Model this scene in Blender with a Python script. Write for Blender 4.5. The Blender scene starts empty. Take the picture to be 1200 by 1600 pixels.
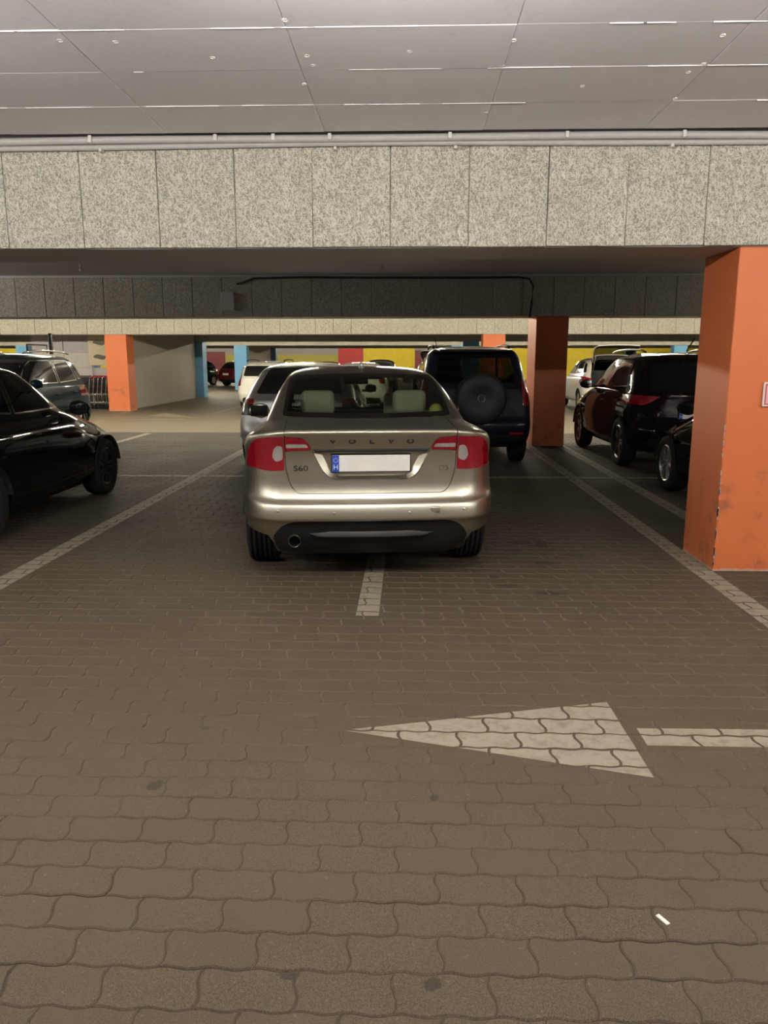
import bpy, bmesh, math, random
import numpy as np
from mathutils import Vector, Matrix
from mathutils.bvhtree import BVHTree
from mathutils.interpolate import poly_3d_calc

random.seed(7)
SC = bpy.context.scene
COL = SC.collection
PI = math.pi

# ------------------------------------------------------------------ camera, world, exposure
cam_d = bpy.data.cameras.new('camera')
cam = bpy.data.objects.new('camera', cam_d)
COL.objects.link(cam)
SC.camera = cam
cam.location = (0, 0, 1.53)
cam.rotation_euler = (math.radians(90 - 11.154), 0, math.radians(1.823))
cam_d.sensor_fit = 'VERTICAL'
cam_d.sensor_height = 32.0
cam_d.lens = 32.0 * 1202 / 1600
cam_d.clip_start = 0.05
cam_d.clip_end = 300

world = bpy.data.worlds.new('garage_world')
SC.world = world
world.use_nodes = True
world.node_tree.nodes['Background'].inputs[0].default_value = (0.5, 0.48, 0.45, 1)
world.node_tree.nodes['Background'].inputs[1].default_value = 0.03

SC.view_settings.view_transform = 'Standard'
SC.view_settings.look = 'None'
SC.view_settings.gamma = 1
SC.view_settings.use_curve_mapping = False
SC.view_settings.exposure = 1.6
SC.cycles.use_denoising = True
SC.cycles.max_bounces = 8
SC.cycles.diffuse_bounces = 4
SC.cycles.glossy_bounces = 4
SC.cycles.transparent_max_bounces = 12
SC.cycles.sample_clamp_indirect = 4.0

TUBE_STRENGTH = 112.0
TUBE_COLOR = (1.0, 0.945, 0.87)
FAR_TUBE_STRENGTH = 190.0
FAR_TUBE_COLOR = (1.0, 0.90, 0.70)

# ------------------------------------------------------------------ node materials
def new_mat(name):
    m = bpy.data.materials.new(name)
    m.use_nodes = True
    nt = m.node_tree
    return m, nt, nt.nodes, nt.links, nt.nodes['Principled BSDF']

def N(nodes, kind, **kw):
    n = nodes.new(kind)
    for k, v in kw.items():
        if k in n.inputs:
            n.inputs[k].default_value = v
        else:
            setattr(n, k, v)
    return n

def math_node(nt, op, a, b=None, clamp=False):
    n = nt.nodes.new('ShaderNodeMath')
    n.operation = op
    n.use_clamp = clamp
    for i, v in enumerate((a, b)):
        if v is None: continue
        if isinstance(v, (int, float)): n.inputs[i].default_value = v
        else: nt.links.new(v, n.inputs[i])
    return n.outputs[0]

def mix_col(nt, fac, a, b):
    n = nt.nodes.new('ShaderNodeMix')
    n.data_type = 'RGBA'
    for i, v in ((0, fac), (6, a), (7, b)):
        if isinstance(v, (int, float)): n.inputs[i].default_value = v
        elif isinstance(v, tuple): n.inputs[i].default_value = (*v, 1) if len(v) == 3 else v
        else: nt.links.new(v, n.inputs[i])
    return n.outputs[2]

def ramp(nt, fac, p0, p1):
    n = nt.nodes.new('ShaderNodeMapRange')
    n.interpolation_type = 'SMOOTHSTEP'
    nt.links.new(fac, n.inputs[0])
    n.inputs[1].default_value = p0
    n.inputs[2].default_value = p1
    return n.outputs[0]

def noise(nt, vec, scale, detail=2, rough=0.5, dist=0.0):
    n = nt.nodes.new('ShaderNodeTexNoise')
    n.inputs['Scale'].default_value = scale
    n.inputs['Detail'].default_value = detail
    n.inputs['Roughness'].default_value = rough
    n.inputs['Distortion'].default_value = dist
    if vec is not None: nt.links.new(vec, n.inputs['Vector'])
    return n.outputs['Fac']

def position(nt):
    return nt.nodes.new('ShaderNodeNewGeometry').outputs['Position']

def separate_y(nt, v):
    n = nt.nodes.new('ShaderNodeSeparateXYZ'); nt.links.new(v, n.inputs[0])
    return n.outputs[1]

def objcoord(nt):
    return nt.nodes.new('ShaderNodeTexCoord').outputs['Object']

def bump(nt, height, strength, dist, target):
    b = nt.nodes.new('ShaderNodeBump')
    b.inputs['Strength'].default_value = strength
    b.inputs['Distance'].default_value = dist
    nt.links.new(height, b.inputs['Height'])
    nt.links.new(b.outputs[0], target.inputs['Normal'])

def simple(name, col, rough=0.5, metal=0.0, coat=0.0, var=0.12, scale=30, bumpy=0.0, spec=0.5):
    """plain surface with a little procedural mottling"""
    m, nt, nodes, links, p = new_mat(name)
    n = noise(nt, objcoord(nt), scale, 3)
    c = mix_col(nt, n, tuple(x * (1 - var) for x in col), tuple(min(1, x * (1 + var)) for x in col))
    links.new(c, p.inputs['Base Color'])
    p.inputs['Roughness'].default_value = rough
    p.inputs['Metallic'].default_value = metal
    p.inputs['Coat Weight'].default_value = coat
    p.inputs['Coat Roughness'].default_value = 0.04
    p.inputs['Specular IOR Level'].default_value = spec
    if bumpy: bump(nt, n, bumpy, 0.004, p)
    return m

def paint(name, col, metal=0.0, rough=0.35, coat=1.0, spec=0.5, edge=None):
    """car paint under clear coat; the back of the sheet is dark lining"""
    m, nt, nodes, links, p = new_mat(name)
    n = noise(nt, objcoord(nt), 900, 1)
    c = mix_col(nt, n, tuple(x * 0.88 for x in col), tuple(min(1, x * 1.12) for x in col))
    dirt = ramp(nt, noise(nt, objcoord(nt), 3.0, 4), 0.45, 0.75)
    c = mix_col(nt, math_node(nt, 'MULTIPLY', dirt, 0.10), c, (0.10, 0.085, 0.07))
    back = nt.nodes.new('ShaderNodeNewGeometry').outputs['Backfacing']
    c = mix_col(nt, back, c, (0.012, 0.012, 0.012))
    links.new(c, p.inputs['Base Color'])
    links.new(math_node(nt, 'MULTIPLY', math_node(nt, 'SUBTRACT', 1.0, back), metal), p.inputs['Metallic'])
    links.new(math_node(nt, 'ADD', math_node(nt, 'MULTIPLY', back, 0.5), rough), p.inputs['Roughness'])
    links.new(math_node(nt, 'MULTIPLY', math_node(nt, 'SUBTRACT', 1.0, back), coat), p.inputs['Coat Weight'])
    p.inputs['Coat Roughness'].default_value = 0.05
    p.inputs['Specular IOR Level'].default_value = spec
    if edge: p.inputs['Specular Tint'].default_value = (*edge, 1)   # edge reflectance of the flake layer
    return m

def glass(name, tint, smudge=0.05):
    """thin automotive pane: tinted see-through plus mirror reflection"""
    m, nt, nodes, links, p = new_mat(name)
    nodes.remove(p)
    out = nodes['Material Output']
    t = nodes.new('ShaderNodeBsdfTransparent')
    n = noise(nt, objcoord(nt), 6, 3)
    c = mix_col(nt, n, tuple(x * 0.94 for x in tint), tint)
    links.new(c, t.inputs[0])
    g = nodes.new('ShaderNodeBsdfGlossy')
    g.inputs['Roughness'].default_value = 0.02
    f = nodes.new('ShaderNodeFresnel')
    back = nodes.new('ShaderNodeNewGeometry').outputs['Backfacing']   # a thin pane reflects the same from both sides
    links.new(math_node(nt, 'ADD', 1.5, math_node(nt, 'MULTIPLY', back, 1 / 1.5 - 1.5)), f.inputs['IOR'])
    mx = nodes.new('ShaderNodeMixShader')
    links.new(f.outputs[0], mx.inputs[0])
    links.new(t.outputs[0], mx.inputs[1])
    links.new(g.outputs[0], mx.inputs[2])
    links.new(mx.outputs[0], out.inputs[0])
    return m

def paver_material():
    m, nt, nodes, links, p = new_mat('concrete_paver')
    pos = position(nt)
    grain = noise(nt, pos, 420, 2, 0.7)
    mid = noise(nt, pos, 60, 3)
    big = noise(nt, pos, 1.3, 4, 0.55)
    rnd = nt.nodes.new('ShaderNodeObjectInfo').outputs['Random']
    at = nt.nodes.new('ShaderNodeAttribute'); at.attribute_name = 'tone'
    tone = math_node(nt, 'ADD', math_node(nt, 'MULTIPLY', at.outputs['Fac'], 1.0), math_node(nt, 'MULTIPLY', rnd, 0.5))
    c = mix_col(nt, ramp(nt, grain, 0.34, 0.68), (0.030, 0.0215, 0.0135), (0.140, 0.104, 0.066))
    c = mix_col(nt, ramp(nt, big, 0.3, 0.7), c, mix_col(nt, 0.45, c, (0.085, 0.060, 0.033)))
    c = mix_col(nt, math_node(nt, 'MULTIPLY', tone, 0.22), c, (0.075, 0.063, 0.052))
    c = mix_col(nt, math_node(nt, 'MULTIPLY', ramp(nt, mid, 0.62, 0.75), 0.22), c, (0.25, 0.22, 0.18))
    bay_shade = math_node(nt, 'MULTIPLY', ramp(nt, math_node(nt, 'ADD', separate_y(nt, pos), math_node(nt, 'MULTIPLY', big, 1.6)), 5.9, 8.0), 0.45)
    c = mix_col(nt, bay_shade, c, (0.045, 0.037, 0.030))  # dimness of the parking bay painted in as darker paving
    # oil spots where cars stand
    sx = nt.nodes.new('ShaderNodeSeparateXYZ'); links.new(pos, sx.inputs[0])
    warp = noise(nt, pos, 26, 4, 0.65)
    spots = None
    for (x, y, rx, ry) in ((0.98, 6.45, .16, .10), (1.12, 6.40, .10, .16), (.86, 6.15, .08, .05), (1.05, 5.75, .09, .06), (.70, 5.15, .08, .05),
                           (.95, 4.98, .12, .05), (.62, 5.35, .05, .04), (.95, 3.3, .0, .0), (-.30, 1.68, .03, .015), (-.92, 2.55, .03, .035),
                           (.07, 1.66, .03, .02), (-.85, 3.0, .02, .02), (1.35, 6.0, .09, .04), (.1, 2.5, .02, .02)):
        if rx == 0: continue
        dx = math_node(nt, 'DIVIDE', math_node(nt, 'SUBTRACT', sx.outputs[0], x), rx)
        dy = math_node(nt, 'DIVIDE', math_node(nt, 'SUBTRACT', sx.outputs[1], y), ry)
        d = math_node(nt, 'ADD', math_node(nt, 'MULTIPLY', dx, dx), math_node(nt, 'MULTIPLY', dy, dy))
        d = math_node(nt, 'ADD', d, math_node(nt, 'MULTIPLY', math_node(nt, 'SUBTRACT', warp, 0.5), 4.0))
        s = math_node(nt, 'SUBTRACT', 1.0, ramp(nt, d, 0.3, 1.2))
        spots = s if spots is None else math_node(nt, 'MAXIMUM', spots, s)
    c = mix_col(nt, math_node(nt, 'MULTIPLY', spots, 0.7), c, (0.020, 0.015, 0.011))
    links.new(c, p.inputs['Base Color'])
    r = math_node(nt, 'SUBTRACT', 0.78, math_node(nt, 'MULTIPLY', ramp(nt, big, 0.3, 0.7), 0.12))
    links.new(r, p.inputs['Roughness'])
    p.inputs['Specular IOR Level'].default_value = 0.35
    bump(nt, grain, 0.55, 0.003, p)
    return m

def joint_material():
    """sand in the paving joints: near shade and farther grazing light painted into its tone"""
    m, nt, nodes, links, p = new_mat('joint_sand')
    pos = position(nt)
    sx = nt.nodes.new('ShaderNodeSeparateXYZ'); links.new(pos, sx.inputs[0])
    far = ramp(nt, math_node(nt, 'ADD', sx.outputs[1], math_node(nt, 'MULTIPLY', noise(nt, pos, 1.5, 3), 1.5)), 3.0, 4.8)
    dark = ramp(nt, sx.outputs[1], 6.0, 8.0)  # bay joints darkened along with the painted shade on the blocks
    c = mix_col(nt, far, (0.065, 0.050, 0.036), (0.22, 0.18, 0.135))  # shaded near joints, then glancing light farther off, both as sand colour
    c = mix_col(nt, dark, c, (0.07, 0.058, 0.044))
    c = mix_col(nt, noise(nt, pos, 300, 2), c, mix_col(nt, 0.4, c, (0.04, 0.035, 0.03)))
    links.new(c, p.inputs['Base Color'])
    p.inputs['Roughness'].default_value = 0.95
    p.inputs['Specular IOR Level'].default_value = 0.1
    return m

def far_paving_material():
    m, nt, nodes, links, p = new_mat('far_paving')
    pos = position(nt)
    b = nodes.new('ShaderNodeTexBrick')
    links.new(pos, b.inputs['Vector'])
    b.inputs['Scale'].default_value = 1.0
    b.inputs['Brick Width'].default_value = 0.243
    b.inputs['Row Height'].default_value = 0.13
    b.inputs['Mortar Size'].default_value = 0.004
    b.inputs['Color1'].default_value = (0.115, 0.098, 0.068, 1)
    b.inputs['Color2'].default_value = (0.15, 0.126, 0.088, 1)
    b.inputs['Mortar'].default_value = (0.06, 0.05, 0.035, 1)
    c = mix_col(nt, noise(nt, pos, 0.8, 4), b.outputs['Color'], mix_col(nt, 0.5, b.outputs['Color'], (0.20, 0.16, 0.105)))
    links.new(c, p.inputs['Base Color'])
    p.inputs['Roughness'].default_value = 0.6
    return m

def road_paint_material():
    m, nt, nodes, links, p = new_mat('road_paint')
    pos = position(nt)
    worn = ramp(nt, noise(nt, pos, 16, 5, 0.65), 0.42, 0.72)
    fine = noise(nt, pos, 260, 2)
    c = mix_col(nt, fine, (0.25, 0.218, 0.168), (0.345, 0.302, 0.235))
    c = mix_col(nt, math_node(nt, 'MULTIPLY', worn, 0.55), c, (0.12, 0.095, 0.068))
    links.new(c, p.inputs['Base Color'])
    p.inputs['Roughness'].default_value = 0.7
    bump(nt, fine, 0.35, 0.002, p)
    return m

def woodwool_material():
    """cement-bound wood wool: pale curly strands over dark pits"""
    m, nt, nodes, links, p = new_mat('wood_wool_board')
    pos = position(nt)
    ridge = None
    for rot, shift, sc in ((0.45, 0.0, 74), (-0.75, 3.3, 68), (1.45, 7.7, 80), (-0.15, 12.1, 62)):
        mp = nodes.new('ShaderNodeMapping'); links.new(pos, mp.inputs[0])
        mp.vector_type = 'TEXTURE'
        mp.inputs['Location'].default_value = (shift, shift * .7, -shift)
        mp.inputs['Rotation'].default_value = (0.0, rot, 0.0)
        mp.inputs['Scale'].default_value = (1.0, 1.0, 4.2)
        n1 = noise(nt, mp.outputs[0], sc, 1, 0.5, 0.7)
        r1 = math_node(nt, 'ABSOLUTE', math_node(nt, 'SUBTRACT', n1, 0.5))
        ridge = r1 if ridge is None else math_node(nt, 'MINIMUM', ridge, r1)
    strand = math_node(nt, 'SUBTRACT', 1.0, ramp(nt, ridge, 0.010, 0.060))
    big = noise(nt, pos, 2.2, 4)
    rnd = nt.nodes.new('ShaderNodeObjectInfo').outputs['Random']
    lite = mix_col(nt, big, (0.56, 0.535, 0.455), (0.68, 0.65, 0.56))
    lite = mix_col(nt, math_node(nt, 'MULTIPLY', rnd, 0.3), lite, (0.54, 0.54, 0.49))
    c = mix_col(nt, strand, (0.27, 0.255, 0.21), lite)
    links.new(c, p.inputs['Base Color'])
    p.inputs['Roughness'].default_value = 0.95
    p.inputs['Specular IOR Level'].default_value = 0.1
    bump(nt, strand, 0.7, 0.006, p)
    return m

def concrete_material(name, a, b, streak=True):
    m, nt, nodes, links, p = new_mat(name)
    pos = position(nt)
    big = noise(nt, pos, 0.9, 5, 0.6)
    fine = noise(nt, pos, 130, 3, 0.6)
    c = mix_col(nt, big, a, b)
    c = mix_col(nt, math_node(nt, 'MULTIPLY', ramp(nt, fine, 0.55, 0.75), 0.25), c, tuple(min(1, x * 1.4) for x in b))
    c = mix_col(nt, math_node(nt, 'MULTIPLY', ramp(nt, noise(nt, pos, 14, 3), 0.6, 0.8), 0.2), c, tuple(x * 0.6 for x in a))
    links.new(c, p.inputs['Base Color'])
    p.inputs['Roughness'].default_value = 0.85
    bump(nt, fine, 0.25, 0.004, p)
    return m

def pillar_material(name, col, scuff):
    m, nt, nodes, links, p = new_mat(name)
    pos = position(nt)
    oc = objcoord(nt)
    sx = nt.nodes.new('ShaderNodeSeparateXYZ'); links.new(oc, sx.inputs[0])
    fine = noise(nt, pos, 45, 4, 0.6)
    c = mix_col(nt, noise(nt, pos, 2.0, 4), tuple(x * 0.9 for x in col), tuple(min(1, x * 1.08) for x in col))
    low = math_node(nt, 'SUBTRACT', 1.0, ramp(nt, sx.outputs[2], 0.45, 1.0))
    stain = math_node(nt, 'MULTIPLY', ramp(nt, noise(nt, pos, 5, 5, 0.65), 0.52, 0.75), low)
    c = mix_col(nt, math_node(nt, 'MULTIPLY', stain, scuff), c, (0.10, 0.055, 0.04))
    # scraped streaks, horizontal
    mp = nodes.new('ShaderNodeMapping'); links.new(pos, mp.inputs[0])
    mp.inputs['Scale'].default_value = (1.2, 1.2, 16)
    st = ramp(nt, noise(nt, mp.outputs[0], 3.0, 4), 0.64, 0.74)
    c = mix_col(nt, math_node(nt, 'MULTIPLY', math_node(nt, 'MULTIPLY', st, low), 0.35), c, (0.55, 0.42, 0.30))
    foot = math_node(nt, 'SUBTRACT', 1.0, ramp(nt, math_node(nt, 'ADD', sx.outputs[2], math_node(nt, 'MULTIPLY', fine, 0.05)), 0.03, 0.055))
    c = mix_col(nt, math_node(nt, 'MULTIPLY', foot, 0.75), c, (0.48, 0.42, 0.36))
    links.new(c, p.inputs['Base Color'])
    p.inputs['Roughness'].default_value = 0.55
    bump(nt, fine, 0.12, 0.004, p)
    return m

M = {}
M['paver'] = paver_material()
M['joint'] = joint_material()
M['far_paving'] = far_paving_material()
M['road_paint'] = road_paint_material()
M['woodwool'] = woodwool_material()
M['ceiling'] = concrete_material('shuttered_concrete', (0.71, 0.70, 0.735), (0.81, 0.80, 0.83))
M['soffit'] = concrete_material('beam_concrete', (0.50, 0.485, 0.50), (0.60, 0.585, 0.60))
M['laitance'] = concrete_material('pale_laitance', (0.66, 0.64, 0.62), (0.74, 0.72, 0.70))
M['wall'] = concrete_material('plain_wall', (0.40, 0.375, 0.32), (0.48, 0.45, 0.39))
M['orange'] = pillar_material('orange_pillar_paint', (0.62, 0.160, 0.050), 0.65)
M['blue'] = pillar_material('blue_pillar_paint', (0.16, 0.42, 0.66), 0.3)
M['yellow'] = simple('yellow_wall_paint', (0.88, 0.68, 0.03), 0.5, scale=3)
M['shaded_yellow'] = simple('shaded_yellow_wall_paint', (0.52, 0.46, 0.10), 0.6, scale=3)  # yellow wall paint with the shade on that stretch mixed into it
M['red_wall'] = simple('red_wall_paint', (0.62, 0.06, 0.06), 0.5, scale=3)
M['maroon_wall'] = simple('maroon_wall_paint', (0.22, 0.04, 0.05), 0.5, scale=3)
M['grey_wall'] = simple('grey_wall_paint', (0.40, 0.37, 0.38), 0.6, scale=3)
M['pale_grey'] = simple('pale_grey_sheet', (0.50, 0.49, 0.46), 0.5, scale=5)
M['lilac_grey'] = simple('lilac_grey_sheet', (0.42, 0.40, 0.43), 0.5, scale=5)
M['conduit'] = simple('grey_conduit_plastic', (0.42, 0.41, 0.40), 0.45)
M['clip'] = simple('pale_clip', (0.58, 0.57, 0.55), 0.4)
M['cable'] = simple('black_cable', (0.03, 0.03, 0.03), 0.5)
M['box_grey'] = simple('grey_box_steel', (0.50, 0.47, 0.49), 0.4)
M['white_plastic'] = simple('white_plastic', (0.75, 0.73, 0.68), 0.4)
M['black_plastic'] = simple('black_trim_plastic', (0.014, 0.014, 0.015), 0.5, spec=0.25)
M['grey_plastic'] = simple('dark_grey_trim_plastic', (0.06, 0.06, 0.062), 0.5)
M['rubber'] = simple('tyre_rubber', (0.016, 0.015, 0.015), 0.85, scale=80, bumpy=0.2, spec=0.2)
M['frit'] = simple('black_window_edge', (0.006, 0.006, 0.006), 0.12, spec=0.5)
M['alloy'] = simple('alloy_metal', (0.55, 0.55, 0.55), 0.3, 1.0)
M['dark_alloy'] = simple('dark_alloy_metal', (0.10, 0.095, 0.095), 0.28, 0.9)
M['chrome'] = simple('chrome', (0.80, 0.79, 0.77), 0.12, 1.0, var=0.03)
M['dark_chrome'] = simple('dark_chrome_letters', (0.018, 0.016, 0.014), 0.4, 0.0, var=0.05, spec=0.2)
M['liner'] = simple('wheel_well_liner', (0.012, 0.012, 0.012), 0.9)
M['plate_white'] = simple('plate_white', (0.80, 0.79, 0.76), 0.4, scale=14, var=0.10)
M['plate_blue'] = simple('plate_blue', (0.02, 0.07, 0.50), 0.35)
M['red_lens'] = simple('red_lamp_lens', (0.23, 0.003, 0.012), 0.10, 0, 1.0, var=0.25, scale=22)
M['dark_red_lens'] = simple('dark_red_lamp_lens', (0.20, 0.006, 0.012), 0.12, 0, 1.0, var=0.25, scale=22)
M['clear_lens'] = simple('clear_lamp_lens', (0.40, 0.38, 0.36), 0.15, 0.3, 1.0, var=0.3, scale=40)
M['smoke_lens'] = simple('smoked_lamp_lens', (0.012, 0.014, 0.014), 0.08, 0, 1.0)
M['beige_leather'] = simple('beige_leather', (0.62, 0.60, 0.48), 0.55, scale=12)
M['dark_cloth'] = simple('dark_seat_cloth', (0.035, 0.035, 0.037), 0.9)
M['yellow_plush'] = simple('yellow_plush', (0.75, 0.72, 0.20), 0.9, scale=60, bumpy=0.3)
M['glass_clear'] = glass('clear_car_glass', (0.42, 0.46, 0.41))
M['glass_tint'] = glass('tinted_car_glass', (0.16, 0.17, 0.165))
M['glass_dark'] = simple('privacy_glass', (0.006, 0.007, 0.008), 0.06, 0, 0.0, spec=0.6)
M['sticker'] = simple('pale_sticker', (0.45, 0.46, 0.40), 0.6)
M['champagne'] = paint('champagne_metallic_paint', (0.60, 0.57, 0.475), 1.0, 0.37, 0.35, 0.5, (0.06, 0.055, 0.05))
M['black_paint'] = paint('black_car_paint', (0.004, 0.004, 0.004), 0.0, 0.4, 0.6, 0.0)
M['black_brown'] = paint('black_brown_car_paint', (0.005, 0.004, 0.004), 0.0, 0.4, 0.38, 0.0)
M['teal_paint'] = paint('dark_teal_car_paint', (0.006, 0.021, 0.031), 0.0, 0.4, 0.28, 0.02)
M['navy_paint'] = paint('dark_navy_car_paint', (0.006, 0.008, 0.017), 0.0, 0.4, 0.5, 0.1)
M['silver_paint'] = paint('silver_car_paint', (0.55, 0.56, 0.55), 0.8, 0.40)
M['white_paint'] = paint('white_car_paint', (0.80, 0.78, 0.72), 0.0, 0.3)
M['grey_paint'] = paint('grey_car_paint', (0.35, 0.35, 0.34), 0.6, 0.3)
M['maroon_paint'] = paint('maroon_car_paint', (0.16, 0.010, 0.018), 0.4, 0.3)
M['cart_grey'] = simple('dark_grey_cart_grid', (0.06, 0.055, 0.055), 0.4, 0.3)
M['cart_red'] = simple('red_cart_handle', (0.62, 0.02, 0.05), 0.35)
M['poster'] = simple('cream_poster_paper', (0.62, 0.54, 0.38), 0.6)
M['poster_dark'] = simple('dark_poster_print', (0.13, 0.12, 0.10), 0.6, var=0.5, scale=15)
M['sign_red'] = simple('red_sign_print', (0.55, 0.04, 0.06), 0.5)
M['paper'] = simple('white_paper_scrap', (0.85, 0.83, 0.78), 0.8)

def tube_material(name, col, power):
    m, nt, nodes, links, p = new_mat(name)
    p.inputs['Base Color'].default_value = (0.9, 0.9, 0.9, 1)
    p.inputs['Emission Color'].default_value = (*col, 1)
    p.inputs['Emission Strength'].default_value = power
    return m
M['tube'] = tube_material('fluorescent_tube_light', TUBE_COLOR, TUBE_STRENGTH)
M['warm_tube'] = tube_material('warm_fluorescent_tube_light', FAR_TUBE_COLOR, FAR_TUBE_STRENGTH)

# ------------------------------------------------------------------ object helpers
def link(name, me, parent=None):
    o = bpy.data.objects.new(name, me)
    COL.objects.link(o)
    if parent is not None: o.parent = parent
    return o

def obj(name, bm, mat, parent=None, smooth=False):
    me = bpy.data.meshes.new(name)
    bm.normal_update()
    bm.to_mesh(me); bm.free()
    for m in (mat if isinstance(mat, (list, tuple)) else [mat]): me.materials.append(m)
    if smooth: me.shade_smooth()
    return link(name, me, parent)

def thing(name, label, cat, loc=(0, 0, 0), rz=0.0, group=None):
    o = link(name, None)
    o.location = loc; o.rotation_euler = (0, 0, rz)
    return tag(o, label, cat, group)

def tag(o, label=None, cat=None, group=None, kind=None):
    if label: o['label'] = label
    if cat: o['category'] = cat
    if group: o['group'] = group
    if kind: o['kind'] = kind
    return o

def box(bm, lo, hi, bevel=0.0, seg=2, mat=0):
    lo, hi = Vector(lo), Vector(hi)
    r = bmesh.ops.create_cube(bm, size=1.0)
    vs = r['verts']
    for v in vs:
        v.co = Vector((lo[i] + (v.co[i] + 0.5) * (hi[i] - lo[i]) for i in range(3)))
    if bevel:
        es = list({e for v in vs for e in v.link_edges})
        bmesh.ops.bevel(bm, geom=es, offset=bevel, segments=seg, affect='EDGES', profile=0.5)
    return bm

def bx(lo, hi, bevel=0.0, seg=2):
    return box(bmesh.new(), lo, hi, bevel, seg)

def tube(bm, pts, r, n=8, cap=True):
    pts = [Vector(p) for p in pts]
    rings = []
    up = Vector((0, 0, 1))
    for i, p in enumerate(pts):
        d = (pts[min(i + 1, len(pts) - 1)] - pts[max(i - 1, 0)]).normalized()
        a = d.cross(up)
        if a.length < 1e-3: a = d.cross(Vector((0, 1, 0)))
        a.normalize(); b = d.cross(a).normalized()
        rr = r[i] if isinstance(r, (list, tuple)) else r
        rings.append([bm.verts.new(p + a * math.cos(t) * rr + b * math.sin(t) * rr) for t in (2 * PI * k / n for k in range(n))])
    for q0, q1 in zip(rings, rings[1:]):
        for k in range(n): bm.faces.new((q0[k], q0[(k + 1) % n], q1[(k + 1) % n], q1[k]))
    if cap:
        bm.faces.new(rings[0][::-1]); bm.faces.new(rings[-1])
    bmesh.ops.recalc_face_normals(bm, faces=bm.faces[:])
    return bm

def lathe(bm, prof, n=40, axis='x', at=(0, 0, 0), close=False):
    """prof: list of (along axis, radius)"""
    at = Vector(at); rings = []
    for (x, r) in prof:
        ring = []
        for k in range(n):
            t = 2 * PI * k / n
            if axis == 'x': c = Vector((x, r * math.cos(t), r * math.sin(t)))
            elif axis == 'y': c = Vector((r * math.sin(t), x, r * math.cos(t)))
            else: c = Vector((r * math.cos(t), r * math.sin(t), x))
            ring.append(bm.verts.new(at + c))
        rings.append(ring)
    for q0, q1 in zip(rings, rings[1:]):
        for k in range(n): bm.faces.new((q0[k], q0[(k + 1) % n], q1[(k + 1) % n], q1[k]))
    if close:
        bm.faces.new(rings[0]); bm.faces.new(rings[-1])
    bmesh.ops.recalc_face_normals(bm, faces=bm.faces[:])
    return bm

def quad(bm, pts):
    return bm.faces.new([bm.verts.new(p) for p in pts])

def copy_tree(o, parent=None):
    c = o.copy(); COL.objects.link(c)
    if parent is not None: c.parent = parent
    for ch in o.children: copy_tree(ch, c)
    return c

# ------------------------------------------------------------------ structure: slab, ceiling, walls
ZC = 3.01
ZB = 2.29
BEAMS = [5.56, 14.05, 23.5, 32.2, 41.0, 50.0]
BEAM_D = 0.64
PILLAR_X = [-32.0, -20.5, -8.86, 2.53, 14.0]
XL, XR, YB, YF = -46.0, 32.0, -9.0, 62.0

# paving zone of real blocks; beyond it the floor slab carries the pattern in its material
PX0, PX1, PY0, PY1 = -7.8, 5.6, 1.175, 16.515

def floor_slab():
    bm = bmesh.new()
    def q(x0, y0, x1, y1, z, m):
        f = quad(bm, [(x0, y0, z), (x1, y0, z), (x1, y1, z), (x0, y1, z)]); f.material_index = m
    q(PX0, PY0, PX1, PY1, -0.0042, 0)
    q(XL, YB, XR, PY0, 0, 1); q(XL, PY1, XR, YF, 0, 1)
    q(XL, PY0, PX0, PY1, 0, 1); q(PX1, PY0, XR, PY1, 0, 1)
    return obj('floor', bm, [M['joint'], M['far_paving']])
FLOOR = tag(floor_slab(), 'brown-grey interlocking paving of the parking garage floor', None, kind='structure')

def ceiling_slab():
    bm = bmesh.new()
    quad(bm, [(XL, YB, ZC), (XL, YF, ZC), (XR, YF, ZC), (XR, YB, ZC)])
    quad(bm, [(XL, YB, ZC + .25), (XR, YB, ZC + .25), (XR, YF, ZC + .25), (XL, YF, ZC + .25)])
    return obj('ceiling', bm, M['soffit'])
CEIL = tag(ceiling_slab(), 'grey concrete slab ceiling of the garage', None, kind='structure')

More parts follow.
